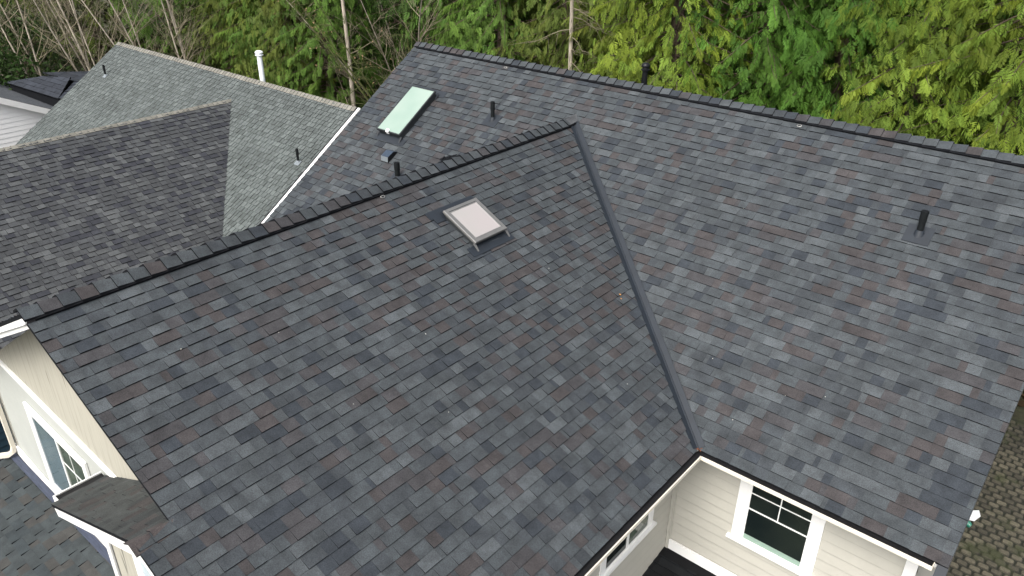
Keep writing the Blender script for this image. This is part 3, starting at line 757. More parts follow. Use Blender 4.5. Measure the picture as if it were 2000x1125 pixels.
# wire lifting rings left at the ridges
def ring(pl, u, v):
    mb = MB(); n = 14; c = pl.p(u, v, 0.022)
    mb.tube([c + pl.U*0.035*math.cos(6.2832*k/n) + pl.V*0.022*math.sin(6.2832*k/n) + pl.N*0.004*math.sin(3*k) for k in range(n+1)], 0.005, 5)
    mb.build('wire_ring', 'wire', house, smooth=True)
ring(P_main, 2.73, 0.17); ring(P_main, 8.82, 0.17); ring(P_wr, 5.59, 0.17)

# grit and debris lying on the roof
def debris(name, mat, pts, s, label, grp):
    rng = random.Random(77)
    for (pl, u, v) in pts:
        mb = MB(); ss = s*rng.uniform(0.7, 1.3); c = pl.p(u, v, 0.0); a = rng.uniform(0, 6.28)
        X = pl.U*math.cos(a)+pl.V*math.sin(a); Y = pl.N.cross(X)
        P = [pl.p(u, v, 0.015)+X*ss*math.cos(t)+Y*ss*0.6*math.sin(t) for t in (0, 1.1, 2.3, 3.3, 4.4, 5.4)]
        mb.prism(P, pl.N*ss*0.35)
        o = mb.build(name, mat, None); o['label'] = label; o['category'] = 'leaf' if 'leaf' in name else 'stone chip'; o['group'] = grp
rr = random.Random(9)
debris('stone_chip', 'chip', [(P_wr, rr.uniform(4, 9.8), rr.uniform(0.8, 4.9)) for _ in range(8)] + [(P_main, rr.uniform(7.5, 12.7), rr.uniform(1.5, 5.4)) for _ in range(6)], 0.007, 'tiny pale chip lying loose on the charcoal shingles', 'pale chips scattered on the roof')
debris('fallen_leaf', 'leaf_orange', [(P_wr, 3.57, 3.27), (P_wr, 3.62, 3.33)], 0.016, 'small orange leaf scrap on shingles near the valley', 'orange leaf scraps')

# litter on the patio
lt = MB(); z = GZ+0.075
lt.prism([(12.68, 1.80, z), (12.80, 1.90, z+.01), (12.86, 1.72, z+.03), (12.80, 1.54, z+.01), (12.70, 1.52, z)], (0, 0, 0.012))
tag(lt.build('crumpled_paper', 'paper'), 'crumpled white paper on the mossy pavers by the roof corner', 'litter')
lt = MB(); lt.tube([(12.68, 1.42, z+.02), (12.72, 1.37, z+.03), (12.78, 1.35, z+.02)], [0.03, 0.065, 0.04], 9)
tag(lt.build('green_wrapper', 'green_glass', smooth=True), 'small green wrapper beside the white paper on the pavers', 'litter')

# ------------------------------------------------------------------ neighbouring house
nx, ny, nz, nm_ = -2.56, 0.2324, -1.9432, 0.67
nb = thing('weathered_house', 'neighbouring house with old weathered grey green shingle roof, left of the charcoal one', 'house', (-8.5, -4, GZ))
nc = 1/math.hypot(1, nm_); nwm = 0.53; nwc = 1/math.hypot(1, nwm)
nwx, nwy, nwz = -7.25, -0.47, -2.41
ND = 4.45; NL = ND/nc; nez = nz-nm_*ND
N_main = Plane((nx, ny, nz), (-1, 0, 0), (0, -nc, -nm_*nc))
N_back = Plane((nx, ny, nz), (-1, 0, 0), (0, nc, -nm_*nc))
N_wr = Plane((nwx, ny, nwz), (0, -1, 0), (nwc, 0, -nwm*nwc))
N_wl = Plane((nwx, ny, nwz), (0, -1, 0), (-nwc, 0, -nwm*nwc))
run = (nwz-nez)/nwm; nwL = run/nwc
yv = ny-nwy                                     # distance of wing apex in u
shingle_slope('roof_slope', N_main, [[(0, 0), (-(nwx-nx), 0), (-(nwx-nx), yv/nc), (0, yv/nc+(NL-yv/nc)*(nx-nwx)/run)],
              [(-(nwx-nx), 0), (12.62, 0), (12.62, NL), (-(nwx-nx)+run, NL), (-(nwx-nx), yv/nc)]], old_main, 51, nb, mat='old_shingle',
              wide=(0.10, 0.17), narrow=(0.08, 0.16), gap=0.016, hi=0.017, lo=0.011, label='weathered green grey slope up to the tree side ridge')
shingle_slope('roof_slope', N_back, [[(0, 0), (12.62, 0), (12.62, NL), (0, NL)]], old_main, 52, nb, mat='old_shingle', expo=0.3, wide=(0.4, 0.9), narrow=(0.3, 0.6))
wfront = 10.1
shingle_slope('roof_slope', N_wr, [[(yv, 0), (wfront, 0), (wfront, nwL), (ND, nwL)]], old_wing, 53, nb, mat='old_shingle',
              wide=(0.10, 0.26), narrow=(0.06, 0.18), hi=0.020, lo=0.008, gap=0.004, label='worn slope of the neighbouring wing, shade painted into its darker colour')
shingle_slope('roof_slope', N_wl, [[(yv, 0), (wfront, 0), (wfront, nwL), (ND, nwL)]], old_wing, 54, nb, mat='old_shingle')
lichen = lambda r: Vector((0.165, 0.160, 0.138))*r.uniform(0.82, 1.1)
ridge_caps('ridge_cap', (nx, ny, nz), (nx-12.62, ny, nz), (0, -nc, -nm_*nc), (0, nc, -nm_*nc), nb, lichen, 55, mat='old_shingle', vent=False, lift=0.012, half=0.14, expo=0.15, th=0.010)
ridge_caps('ridge_cap', (nwx, ny-wfront, nwz), (nwx, nwy, nwz), (-nwc, 0, -nwm*nwc), (nwc, 0, -nwm*nwc), nb, lichen, 56, mat='old_shingle', vent=False, lift=0.012, half=0.11, expo=0.15, th=0.010)
nx_r = 0
_m = MB(); _m.prism([N_main.p(0, 0, -0.01), N_main.p(0, NL, -0.01), N_main.p(0, NL, -0.01)-Vector((0, 0, .19)), N_main.p(0, 0, -0.01)-Vector((0, 0, .19))], (0.03, 0, 0))
_m.prism([N_main.p(0, -0.02, 0.004)+Vector((0.031, 0, 0)), N_main.p(0, NL, 0.004)+Vector((0.031, 0, 0)), N_main.p(0, NL, 0.004)-Vector((-0.031, 0, .09)), N_main.p(0, -0.02, 0.004)-Vector((-0.031, 0, .09))], (0.09, 0, 0))
_m.build('rake_board', 'white', nb)
_m = MB(); _m.prism([N_back.p(0, 0, -0.01), N_back.p(0, NL, -0.01), N_back.p(0, NL, -0.01)-Vector((0, 0, .19)), N_back.p(0, 0, -0.01)-Vector((0, 0, .19))], (0.03, 0, 0)); _m.build('rake_board', 'white', nb)
_m = MB(); _m.prism([N_main.p(-0.001, 0, 0.012), N_main.p(-0.001, NL, 0.012), N_main.p(-0.001, NL, -0.012), N_main.p(-0.001, 0, -0.012)], (0.034, 0, 0)); _m.build('drip_edge', 'blackmetal', nb)
yN0, yN1 = ny-ND+0.4, ny+ND-0.4
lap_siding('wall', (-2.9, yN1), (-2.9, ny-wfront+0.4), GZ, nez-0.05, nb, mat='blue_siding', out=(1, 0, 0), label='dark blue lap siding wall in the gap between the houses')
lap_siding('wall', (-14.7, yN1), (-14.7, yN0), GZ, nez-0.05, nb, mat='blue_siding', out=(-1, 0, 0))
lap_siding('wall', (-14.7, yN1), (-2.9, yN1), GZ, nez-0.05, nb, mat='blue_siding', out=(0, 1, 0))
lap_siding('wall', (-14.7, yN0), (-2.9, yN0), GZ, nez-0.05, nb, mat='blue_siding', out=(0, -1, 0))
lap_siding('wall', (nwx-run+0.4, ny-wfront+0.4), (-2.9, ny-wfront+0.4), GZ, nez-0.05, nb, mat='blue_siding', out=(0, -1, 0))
_m = MB()
for xx, o in ((-2.9, (-0.1, 0, 0)), (-14.7, (0.1, 0, 0))):
    _m = MB(); _m.prism([(xx, yN0, nez-0.06), (xx, yN1, nez-0.06), (xx, yN1, nez+0.13), (xx, ny, nz-0.14), (xx, yN0, nez+0.13)], o); _m.build('gable_wall', 'blue_siding', nb)
_m = MB(); _m.prism([(nwx-run+0.4, ny-wfront+0.4, nez-0.06), (nwx+run-0.4, ny-wfront+0.4, nez-0.06), (nwx, ny-wfront+0.4, nwz-0.14)], (0, 0.1, 0))
_m.build('gable_wall', 'blue_siding', nb)
def small_pipe(pl, x, y, label):
    z = pl.O.z + (y-pl.O.y)*nm_
    return vent_pipe(x, y, z, 0.033, 0.36, nb, pl, boot='galv', label=label, bs=0.5)
small_pipe(N_main, -14.03, -0.93, 'thin black vent pipe at the far left of the weathered slope')
small_pipe(N_main, -2.95, -1.43, 'thin black vent pipe near the white rake board')
flue(-7.25, 0.62, -2.25, 0.075, 1.02, 'whitepipe', nb, 'white flue pipe with domed cap behind the weathered ridge')

# ------------------------------------------------------------------ far white house
fh = thing('white_sided_house', 'white lap sided house with smooth grey roof at the left edge, beyond the weathered roof', 'house', (-22, -4, GZ))
def fz(y): return -3.72-0.48*(y+2.98)
fc = 1/math.hypot(1, .48)
P_far = Plane((-18.0, -6.0, fz(-6.0)), (-1, 0, 0), (0, fc, -0.48*fc))
Lf = (1.9+6.0)/fc
shingle_slope('roof_slope', P_far, [[(0, 0), (9, 0), (9, Lf), (0, Lf)]], far_blend, 61, fh, mat='old_shingle', hi=0.006, lo=0.004)
P_far2 = Plane((-18.0, -6.0, fz(-6.0)), (-1, 0, 0), (0, -fc, -0.48*fc))
shingle_slope('roof_slope', P_far2, [[(0, 0), (9, 0), (9, 5), (0, 5)]], far_blend, 62, fh, mat='old_shingle', expo=0.3, wide=(0.4, 0.9), narrow=(0.3, 0.6))
for pl_, L_ in ((P_far, Lf), (P_far2, 5)):
    _m = MB(); _m.prism([pl_.p(0, 0, -0.01), pl_.p(0, L_, -0.01), pl_.p(0, L_, -0.01)-Vector((0, 0, .23)), pl_.p(0, 0, -0.01)-Vector((0, 0, .23))], (0.03, 0, 0)); _m.build('rake_board', 'white', fh)
_m = MB(); _m.box((-18, 1.9, fz(1.9)), (-1, 0, 0), (0, 1, 0), (0, 0, 1), (0, 0, -0.12), (9, 0.1, 0.01)); _m.build('gutter', 'white', fh)
A0, B0 = (-18.25, -10.2), (-18.25, 1.6)
topf = [(0, GZ), (11.8, GZ), (11.8, fz(1.6)-0.03), (4.2, fz(-6.0)-0.1), (0, fz(-6)-0.1-4.2*.48)]
lap_siding('wall', A0, B0, GZ, fz(-6)+0.05, fh, mat='farwhite', out=(1, 0, 0), top=topf, lap=0.17)
_m = MB(); _m.wbox((-26.7, -10.2, GZ), (-18.4, 1.6, fz(1.6)-0.2)); _m.build('wall', 'farwhite', fh)
_m = MB(); _m.tube([(-21.5, 0.1, fz(0.1)-0.05), (-21.5, 0.1, fz(0.1)+0.35)], 0.05, 8); _m.build('vent_pipe', 'galv', fh)
# hipped dark roof next to it
hp = thing('hipped_roof_house', 'small building with a dark blue grey hipped roof, behind the white sided house', 'house', (-19, 0.5, GZ))
hz = -4.35; E = [(-23.07, -1.12), (-18.9, -0.80), (-17.6, 1.7), (-22.6, 2.0)]; AP = Vector((-21.2, -0.34, -3.95))
E = [Vector((e[0], e[1], hz)) for e in E]
AP2 = AP + Vector((1.7, 0.5, 0))
def hipface(a, b, apx, sd):
    U = (b-a).normalized(); nn = (b-a).cross(apx[0]-a).normalized(); nn = nn if nn.z > 0 else -nn
    V = U.cross(nn).normalized(); V = V if V.z < 0 else -V
    pl = Plane(apx[0], U, V); poly = [((q-apx[0]).dot(U), (q-apx[0]).dot(V)) for q in ([a, b]+apx[::-1])]
    shingle_slope('roof_slope', pl, [poly], hip_blend, sd, hp, mat='porch_shingle', expo=0.2, wide=(0.35, 0.9), narrow=(0.2, 0.5), hi=0.02, lo=0.012, deck=0.02, deckmat='blackmetal')
hipface(E[0], E[1], [AP, AP2], 71); hipface(E[1], E[2], [AP2], 72); hipface(E[2], E[3], [AP2, AP], 73); hipface(E[3], E[0], [AP], 74)
_m = MB(); _m.prism([e*1.0 + (Vector((sum(k.x for k in E)/4, sum(k.y for k in E)/4, hz))-e)*0.06 - Vector((0, 0, 0.05)) for e in E], (0, 0, GZ-hz+0.05)); _m.build('wall', 'butt', hp)

# ------------------------------------------------------------------ vegetation
def fast_mesh(name, V, Qd, cols, mat, parent=None, tris=False):
    """V (n,3) float, quads (m,4) int, cols (m,3)"""
    me = bpy.data.meshes.new(name); k = Qd.shape[1]
    me.vertices.add(len(V)); me.vertices.foreach_set('co', V.astype(np.float32).ravel())
    me.loops.add(len(Qd)*k); me.loops.foreach_set('vertex_index', Qd.astype(np.int32).ravel())
    me.polygons.add(len(Qd)); me.polygons.foreach_set('loop_start', np.arange(0, len(Qd)*k, k, dtype=np.int32))
    try: me.polygons.foreach_set('loop_total', np.full(len(Qd), k, dtype=np.int32))
    except Exception: pass
    me.materials.append(MAT[mat])
    at = me.color_attributes.new('tint', 'FLOAT_COLOR', 'CORNER')
    c4 = np.concatenate([cols, np.ones((len(cols), 1))], 1).astype(np.float32)
    at.data.foreach_set('color', np.repeat(c4, k, axis=0).ravel())
    me.update(calc_edges=True)
    o = bpy.data.objects.new(name, me); COL.objects.link(o)
    if parent is not None: o.parent = parent
    return o
def spray_template(rs, n=7):
    q = []
    def rh(p, d, l, w, dz):
        pr = np.array([-d[1], d[0], 0]); m_ = p + d*l*0.5
        q.append([p, m_+pr*w+[0, 0, dz*0.3], p+d*l+[0, 0, dz], m_-pr*w+[0, 0, dz*0.3]])
    for i in range(n):
        t = 0.06+0.86*i/(n-1); p = np.array([t, 0.05*math.sin(3*t), -0.22*t*t])
        for s in (-1, 1):
            a = rad(48 - 18*t + rs.uniform(-9, 9)); l = (0.42*(1-t)**0.7+0.10)*rs.uniform(0.75, 1.15)
            d = np.array([math.cos(a), s*math.sin(a), 0.0])
            rh(p, d, l, 0.044, -0.18*l-rs.uniform(0, 0.09))
    rh(np.array([0.9, 0, -0.18]), np.array([1.0, 0, 0]), 0.16, 0.03, -0.04)
    return np.array(q)                          # (m,4,3)
_rs = np.random.RandomState(1); TEMPL = [spray_template(_rs) for _ in range(7)]
TEMPL_LOW = [spray_template(_rs, 5)*np.array([1, 1.15, 1]) for _ in range(5)]
def tubes(name, segs, mat, parent=None, n=5):
    """segs: list of (pts (k,3), radii (k,))"""
    V = []; Q = []; b = 0
    ang = np.arange(n)*2*math.pi/n
    for pts, rr in segs:
        pts = np.asarray(pts, float); rr = np.asarray(rr, float); k = len(pts)
        d = np.gradient(pts, axis=0); d /= (np.linalg.norm(d, axis=1)[:, None]+1e-9)
        up = np.where(np.abs(d[:, 2:3]) < 0.9, np.array([[0, 0, 1.]]), np.array([[1., 0, 0]]))
        x = np.cross(up, d); x /= (np.linalg.norm(x, axis=1)[:, None]+1e-9); y = np.cross(d, x)
        R = pts[:, None, :] + (x[:, None, :]*np.cos(ang)[None, :, None] + y[:, None, :]*np.sin(ang)[None, :, None])*rr[:, None, None]
        V.append(R.reshape(-1, 3))
        for i in range(k-1):
            for j in range(n):
                Q.append((b+i*n+j, b+i*n+(j+1) % n, b+(i+1)*n+(j+1) % n, b+(i+1)*n+j))
        b += k*n
    V = np.concatenate(V); Q = np.array(Q)
    return fast_mesh(name, V, Q, np.ones((len(Q), 3)), mat, parent)

def ground_z(x, y):
    z = GZ; r = max(0.0, min(1.0, (y-9.0)/10.0)); z += 1.2*r*r*(3-2*r)
    return z + 1.6*max(0.0, min(1.0, (-19.0-x)/8.0))*max(0.0, min(1.0, (y+6)/5.0))

def cedar(x, y, H, R, col, seed, label, density=1.0, low=False, group='conifers in the tree line', drop=0.0, dead=0.15, size=(0.17, 0.34), name='cedar_tree', yellow=0.35, zfull=2.2):
    rs = np.random.RandomState(seed); gz = ground_z(x, y)
    root = thing(name, label, 'tree', (x, y, gz-0.1), group)
    lx_, ly_ = rs.uniform(-0.3, 0.3, 2)
    k = 9; t = np.linspace(0, 1, k); pts = np.stack([lx_*t*t, ly_*t*t, H*t], 1)
    segs = [(pts, 0.22*(H/15)*(1-t)**0.8+0.02)]
    col = np.array(col); Vs = []; Cs = []; limbs = []
    z = 1.0
    T = TEMPL_LOW if low else TEMPL
    while z < H-0.6:
        f = z/H; wz_ = z+gz
        rich = 1.0 if -5.6 < wz_ < zfull else 0.38
        nb_ = 3 if rs.rand() < 0.6 else 2
        for _ in range(nb_):
            if rs.rand() > density*rich*1.3: continue
            a = rs.uniform(0, 2*math.pi); L = R*(1-f)**0.5*rs.uniform(0.45, 1.15)*(0.75 if f < 0.1 else 1)
            kk = 7; s = np.linspace(0, 1, kk); bend = rs.uniform(-0.2, 0.2)
            out = np.stack([np.cos(a+bend*s), np.sin(a+bend*s)], 1)
            hz_ = L*(0.12*s-0.55*s**2+0.20*s**3.5)*rs.uniform(0.7, 1.25) + z - drop*s*L
            bp = np.concatenate([out*(L*s)[:, None], hz_[:, None]], 1); bp[:, 0] += lx_*f*f; bp[:, 1] += ly_*f*f
            limbs.append((bp, 0.022*(1-s)+0.004))
            if rs.rand() < dead: continue
            ns = max(5, int(L/0.075*(0.5 if low else 1.0)))
            ss = np.sort(rs.uniform(0.25, 1.0, ns)**0.8); side = np.where(rs.rand(ns) < 0.5, -1.0, 1.0)
            px = np.array([np.interp(ss, s, bp[:, c]) for c in range(3)]).T
            rd = np.array([math.cos(a), math.sin(a), 0]); sd = np.array([-math.sin(a), math.cos(a), 0])
            ax = rd[None]*rs.uniform(0.25, 0.9, (ns, 1)) + sd[None]*side[:, None]*rs.uniform(0.15, 0.8, (ns, 1))*(1.15-ss[:, None]) + np.array([[0, 0, -1.]])*rs.uniform(0.35, 1.3, (ns, 1))
            ax /= np.linalg.norm(ax, axis=1)[:, None]
            nr = rd[None]*0.55 + np.array([[0, 0, 0.75]]) + rs.uniform(-0.45, 0.45, (ns, 3))
            yv_ = np.cross(nr, ax); yv_ /= np.linalg.norm(yv_, axis=1)[:, None]; zv = np.cross(ax, yv_)
            sz = rs.uniform(size[0], size[1], ns)*(1.0 if not low else 1.35)
            tone = rs.uniform(0.7, 1.35); ylw = rs.uniform(0, yellow)
            for i in range(ns):
                tp = T[rs.randint(len(T))]
                B = np.stack([ax[i], yv_[i], zv[i]])*sz[i]
                Vs.append((tp.reshape(-1, 3) @ B + px[i]))
                yy = ylw + 0.25*ss[i]*yellow + rs.uniform(-0.06, 0.06)
                c = col*tone*rs.uniform(0.8, 1.2)*(1+np.array([0.75, 0.32, -0.1])*yy)
                Cs.append(np.repeat(c[None], len(tp), 0))
        z += (rs.uniform(0.10, 0.26) if low else rs.uniform(0.07, 0.15))*(1.0 if -5.6 < wz_ < zfull else 2.2)
    # drooping outer fans that close the crown into a curtain
    zlo, zhi = (-5.8, zfull) ; ncl = int((190 if low else 270)*density*(R/3.0))
    for _ in range(ncl):
        if rs.rand() < 0.82: wz_ = rs.uniform(zlo, zhi)
        else: wz_ = rs.uniform(gz+0.8, gz+H-0.8)
        zc = wz_-gz; f = zc/H; a = rs.uniform(0, 2*math.pi)
        rr_ = R*(1-f)**0.5*rs.uniform(0.40, 1.0)*(1+0.16*math.sin(3*a+5*f+seed)+0.15*math.sin(5*a+zc*2.3))
        rd = np.array([math.cos(a), math.sin(a), 0]); sd = np.array([-math.sin(a), math.cos(a), 0])
        m_ = rs.randint(9, 17) if not low else rs.randint(7, 12)
        tone = rs.uniform(0.55, 1.4); ylw = rs.uniform(0, yellow); wd = rs.uniform(0.25, 0.5)
        off = rs.normal(size=(m_, 3))*np.array([wd, wd, 0.22]); side = rs.uniform(-0.7, 0.7)
        ln = off @ sd; P0 = np.array([0, 0, zc]) + rd*rr_ + off; P0[:, 2] -= 0.5*ln*ln + 0.25*ln*side
        P0[:, 0] += lx_*f*f; P0[:, 1] += ly_*f*f
        for i in range(m_):
            tp = T[rs.randint(len(T))]
            ax = rd*rs.uniform(0.15, 0.75) + sd*(side+rs.uniform(-0.35, 0.35)) + np.array([0, 0, -rs.uniform(0.6, 1.3)]); ax /= np.linalg.norm(ax)
            nr = rd*0.8 + np.array([0, 0, 0.5]) + rs.uniform(-0.4, 0.4, 3); yv_ = np.cross(nr, ax); yv_ /= np.linalg.norm(yv_); zv = np.cross(ax, yv_)
            B = np.stack([ax, yv_, zv])*rs.uniform(size[0], size[1])*(1.1 if not low else 1.5)
            Vs.append(tp.reshape(-1, 3) @ B + P0[i])
            c = col*tone*rs.uniform(0.82, 1.18)*(1+np.array([0.75, 0.32, -0.1])*(ylw+rs.uniform(-0.05, 0.12)))
            Cs.append(np.repeat(c[None], len(tp), 0))
    tubes('trunk', segs+limbs, 'bark_cedar', root, 5)
    V = np.concatenate(Vs); n = len(V)//4; Q = np.arange(n*4).reshape(-1, 4)
    fast_mesh('crown', V, Q, np.concatenate(Cs), 'leaf', root)
    return root

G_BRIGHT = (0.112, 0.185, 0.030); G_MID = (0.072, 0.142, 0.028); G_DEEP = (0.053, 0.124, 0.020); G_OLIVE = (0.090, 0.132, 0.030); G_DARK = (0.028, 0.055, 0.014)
front = [
 (14.6, 8.8, G_MID, 'green cedar past the right edge of the ridge', 3.3, 100, .3),
 (12.3, 10.0, G_DEEP, 'deep green cedar in the upper right corner', 3.3, 101, .25),
 (10.6, 8.3, G_BRIGHT, 'bright yellow green cedar nearest the upper right corner', 3.2, 102, .7),
 (8.3, 8.8, G_BRIGHT, 'broad yellow green cedar with drooping fans above the right part of the ridge', 3.1, 112, .6),
 (6.2, 9.6, G_DEEP, 'deep green cedar right of the middle, between two yellow green ones', 3.3, 103, .3),
 (4.3, 9.0, G_DEEP, 'dark fresh green cedar just right of the yellow green cedar by the flue', 3.0, 113, .35),
 (2.1, 8.0, G_BRIGHT, 'yellow green cedar right behind the black flue pipe', 3.0, 104, .7),
 (-0.2, 9.4, G_OLIVE, 'olive cedar behind the thin bare birch', 2.6, 114, .5),
 (-3.0, 9.8, G_OLIVE, 'thin olive cedar with bare twigs left of the black flue', 3.0, 105, .4),
 (-5.4, 9.2, G_MID, 'mid green cedar above the middle of the left ridge part', 3.0, 106, .35),
 (-7.8, 10.2, G_MID, 'mid green cedar above the left end of the charcoal ridge', 3.0, 116, .3),
 (-13.3, 7.6, G_MID, 'mid green cedar beside the pale bare trunk', 2.6, 107, .35),
 (-15.2, 7.2, G_OLIVE, 'olive green cedar right of the white flue pipe', 2.6, 117, .5),
 (-17.3, 7.8, G_MID, 'mossy green cedar above the white flue pipe', 2.7, 108, .45),
 (-20.0, 8.2, G_OLIVE, 'green cedar next to the bare alders on the left', 2.9, 109, .4)]
for (x, y, c, lb, R, sd, yl) in front:
    cedar(x, y, 17.0, R, c, sd, lb, density=(0.8 if 'thin' in lb else 1.1), dead=(0.25 if 'thin' in lb else 0.05), yellow=yl)
rk = random.Random(6)
for i in range(13):
    x = -36 + i*4.0 + rk.uniform(-0.7, 0.7); y = 13.6 + rk.uniform(-0.8, 0.9) + (1.0 if x < -20 else 0)
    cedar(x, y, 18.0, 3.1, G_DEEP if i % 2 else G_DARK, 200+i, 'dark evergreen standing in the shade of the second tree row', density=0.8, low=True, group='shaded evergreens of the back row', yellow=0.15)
for i in range(11):
    x = -40 + i*5.0 + rk.uniform(-1, 1); y = 18.5 + rk.uniform(-1, 1)
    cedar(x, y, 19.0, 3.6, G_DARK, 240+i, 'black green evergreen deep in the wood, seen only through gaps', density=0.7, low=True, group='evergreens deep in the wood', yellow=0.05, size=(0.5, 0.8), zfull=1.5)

def bare_tree(x, y, seed, label, H=9.0, lean=(-0.25, 0.0), stems=3, mat='bark_pale', r0=0.10, twigs=26, spread=0.5, name='bare_alder', group='bare pale alders', base=None, droop=0.0, leafy=0, sub=6):
    rs = np.random.RandomState(seed); gz = ground_z(x, y) if base is None else base
    root = thing(name, label, 'tree', (x, y, gz-0.1), group)
    big = []; tw = []; lf = []
    for s_ in range(stems):
        dx, dy = rs.uniform(-spread, spread, 2)*0.6 + np.array(lean); h = H*rs.uniform(0.7, 1.05)
        k = 10; t = np.linspace(0, 1, k)
        p = np.stack([dx*h*t*(0.6+0.4*t)+rs.uniform(-.1, .1)+0.05*np.sin(5*t+s_), dy*h*t+0.06*np.sin(4*t+2*s_), h*t], 1); p[:, :2] += rs.uniform(-0.25, 0.25, 2)
        rr = r0*rs.uniform(0.6, 1.1)*(1-t)**0.8+0.010; big.append((p, rr))
        for _ in range(twigs):
            tt = rs.uniform(0.12, 1.0); b = np.array([np.interp(tt, t, p[:, c]) for c in range(3)])
            a = rs.uniform(0, 6.283); L = rs.uniform(0.9, 2.6)*(1.15-tt*0.75); el = rs.uniform(0.35, 1.1)
            d = np.array([math.cos(a)*math.cos(el), math.sin(a)*math.cos(el), math.sin(el)-droop])
            u = np.linspace(0, 1, 5)[:, None]; q = b + d*L*u + np.array([0, 0, 0.25*L])*u**2*(1 if droop == 0 else -1) + rs.uniform(-.05, .05, (5, 3))*u
            tw.append((q, 0.022*(1-u[:, 0])*(1-tt*0.5)+0.005))
            for _2 in range(sub):
                w = rs.uniform(0.2, 1.0); b2 = b + (q[-1]-b)*w; a2 = rs.uniform(0, 6.283); L2_ = rs.uniform(0.3, 1.0)
                d2 = d*0.7 + np.array([math.cos(a2), math.sin(a2), rs.uniform(-0.2, 0.6)-droop])*0.6
                q2 = b2 + d2*L2_*np.linspace(0, 1, 3)[:, None] + rs.uniform(-.04, .04, (3, 3))*np.array([[0], [1], [1]])
                tw.append((q2, np.array([0.0065, 0.005, 0.003])))
                if leafy and rs.rand() < leafy: lf.append(q2[-1])
    tubes('trunk', big, mat, root, 8)
    tubes('branches', tw, 'bark_twig' if mat != 'bark_moss' else 'bark_moss', root, 3)
    if lf:
        V = []; 
        for p in lf:
            r = rs.uniform(-1, 1, (4, 3))*0.045; V.append(p+r)
        V = np.concatenate(V); Q = np.arange(len(V)).reshape(-1, 4)
        fast_mesh('dry_leaves', V, Q, np.repeat(np.array([[0.36, 0.24, 0.14]]), len(Q), 0)*rs.uniform(0.6, 1.3, (len(Q), 1)), 'leaf', root)
    return root
al = [(-23.2, 2.6, 301), (-25.0, 0.9, 302), (-21.0, 4.4, 303), (-19.6, 5.2, 304), (-27.4, 0.2, 305), (-26.0, 3.4, 309)]
al_l = ['forked bare alder rising behind the left corner of the weathered ridge', 'leaning bare alder over the dark hipped roof', 'bare alder clump just behind the top of the weathered roof',
        'slender bare alder touching the green cedar', 'bare alder nearest the left edge of the photo', 'bare alder standing deep between the two leftmost ones']
for (x, y, sd), lb in zip(al, al_l):
    bare_tree(x, y, sd, lb, H=9.5, lean=(-0.20, -0.16), stems=3, twigs=18, sub=8, spread=0.4, r0=0.045)
for (x, y, c, sd, lb) in ((-30.5, 6.0, G_OLIVE, 131, 'olive conifer showing through the bare alders at the upper left'), (-27.5, 8.6, G_MID, 132, 'green conifer behind the forked alder'), (-24.0, 9.8, G_MID, 133, 'green conifer between the alder clump and the first cedar'),
                          (-34.5, 3.5, G_OLIVE, 134, 'olive conifer in the far upper left corner'), (-10.6, 11.0, G_DARK, 135, 'shaded conifer behind the mossy maple'), (-8.4, 12.2, G_DEEP, 136, 'shaded green conifer right behind the maple twigs')):
    cedar(x, y, 17.0, 3.2, c, sd, lb, density=0.9, low=True, yellow=0.3)
bare_tree(-11.4, 7.0, 320, 'single pale bare trunk with peeling bark left of the charcoal roof', H=11, lean=(-0.02, 0.0), stems=1, twigs=12, r0=0.17, spread=0.05, name='pale_trunk_tree', group=None)
bare_tree(-1.3, 7.4, 321, 'thin pinkish bare trunk left of the black flue pipe', H=12, lean=(0.0, 0.0), stems=1, twigs=46, r0=0.085, spread=0.03, name='bare_birch', group=None, droop=0.5)
bare_tree(-8.9, 8.2, 322, 'mossy bare maple with arching green limbs left of the charcoal ridge', H=8.5, lean=(-0.10, -0.05), stems=5, twigs=16, r0=0.045, mat='bark_moss', spread=0.9, droop=0.35, name='mossy_maple', group=None, leafy=0.35, sub=7)
bare_tree(-10.2, 9.6, 323, 'tangled bare thicket tree between the pale trunk and the mossy maple', H=8, lean=(0.0, -0.05), stems=4, twigs=22, r0=0.04, spread=1.2, name='thicket_tree', group=None, leafy=0.2, sub=7)

def shrub(x, y, R, H, col, seed, label, name='evergreen_shrub', group='dark shrubs at the left wood edge', n=1500, fs=0.13):
    rs = np.random.RandomState(seed); gz = ground_z(x, y); root = thing(name, label, 'shrub', (x, y, gz-0.05), group)
    a = rs.uniform(0, 6.283, n); u = rs.uniform(0, 1, n)**0.5; h = rs.uniform(0, 1, n)
    rad_ = R*(1-h**2.2)**0.5*u*(1+0.25*np.sin(3*a+seed)+0.15*np.sin(7*a))
    P = np.stack([rad_*np.cos(a), rad_*np.sin(a), H*h*(1+0.1*np.sin(4*a))], 1)
    d1 = rs.normal(size=(n, 3)); d1 /= np.linalg.norm(d1, axis=1)[:, None]; d2 = np.cross(d1, rs.normal(size=(n, 3))); d2 /= np.linalg.norm(d2, axis=1)[:, None]
    s = fs*rs.uniform(0.6, 1.4, (n, 1))
    V = np.stack([P-d1*s, P+d2*s*0.4, P+d1*s, P-d2*s*0.4], 1).reshape(-1, 3)
    c = np.array(col)[None]*rs.uniform(0.5, 1.5, (n, 1))
    fast_mesh('foliage', V, np.arange(n*4).reshape(-1, 4), c, 'leaf', root)
    tubes('stem', [(np.array([[0, 0, 0], [rs.uniform(-.4, .4)*R, rs.uniform(-.4, .4)*R, H*0.7]]), np.array([0.04, 0.01])) for _ in range(8)], 'bark_cedar', root, 5)
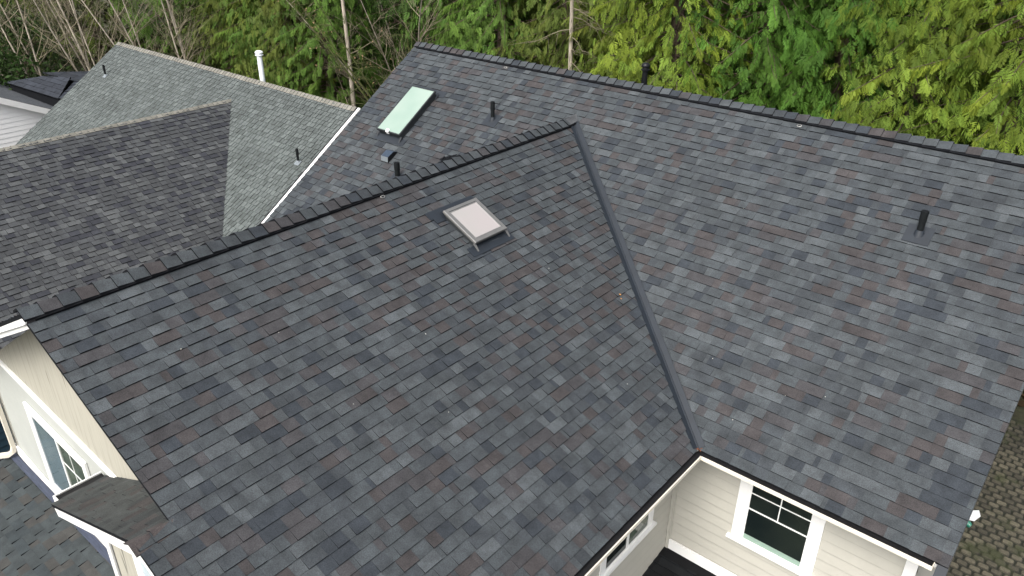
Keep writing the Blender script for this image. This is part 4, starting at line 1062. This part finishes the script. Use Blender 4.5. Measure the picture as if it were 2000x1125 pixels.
sh = [(-24.5, -1.2, 2.3, 3.3, G_DARK, 401), (-27.5, -2.8, 2.6, 4.2, G_DARK, 402), (-21.8, 0.9, 1.9, 2.3, (0.06, 0.045, 0.022), 403), (-27.0, 1.0, 2.6, 3.2, (0.035, 0.06, 0.018), 404),
      (-19.0, 3.0, 1.6, 2.2, (0.05, 0.042, 0.022), 405), (-31.0, 0.0, 3.0, 5.0, G_DARK, 406), (-30.5, 5.0, 3.0, 4.6, (0.06, 0.065, 0.03), 407), (-23.0, 7.5, 2.8, 4.0, (0.045, 0.055, 0.02), 408)]
sl = ['dark green shrub just above the grey far roof', 'tall dark evergreen shrub at the left edge', 'reddish brown bramble behind the hipped roof', 'dull green bush among the bare alders', 'brown bramble against the weathered rake', 'big dark bush beyond the left edge shrub', 'hazy olive bush in the upper left corner', 'dim bush at the foot of the cedars']
for a, lb in zip(sh, sl): shrub(*a, lb, n=int(700*a[2]))

def undergrowth():
    rs = np.random.RandomState(12); n = 26000
    x = rs.uniform(-34, 15, n); y = rs.uniform(6.0, 15.0, n); ok = (x > -20) | (y > 3)
    gz = np.array([ground_z(a, b) for a, b in zip(x, y)]); hh = (0.5+0.5*np.sin(x*1.3)*np.sin(y*1.7+x))*1.3+0.3
    P = np.stack([x, y, gz+rs.uniform(0, 1, n)*hh], 1)
    d1 = rs.normal(size=(n, 3)); d1 /= np.linalg.norm(d1, axis=1)[:, None]; d2 = np.cross(d1, rs.normal(size=(n, 3))); d2 /= np.linalg.norm(d2, axis=1)[:, None]
    s = 0.14*rs.uniform(0.6, 1.5, (n, 1))
    V = np.stack([P-d1*s, P+d2*s*0.45, P+d1*s, P-d2*s*0.45], 1).reshape(-1, 3)
    base = np.where(rs.rand(n, 1) < 0.6, np.array([[0.030, 0.050, 0.016]]), np.array([[0.065, 0.045, 0.025]]))
    o = fast_mesh('undergrowth', V, np.arange(n*4).reshape(-1, 4), base*rs.uniform(0.5, 1.5, (n, 1)), 'leaf'); o['kind'] = 'stuff'
    o['label'] = 'dim ferns and brambles covering the wood floor'; o['category'] = 'undergrowth'
undergrowth()
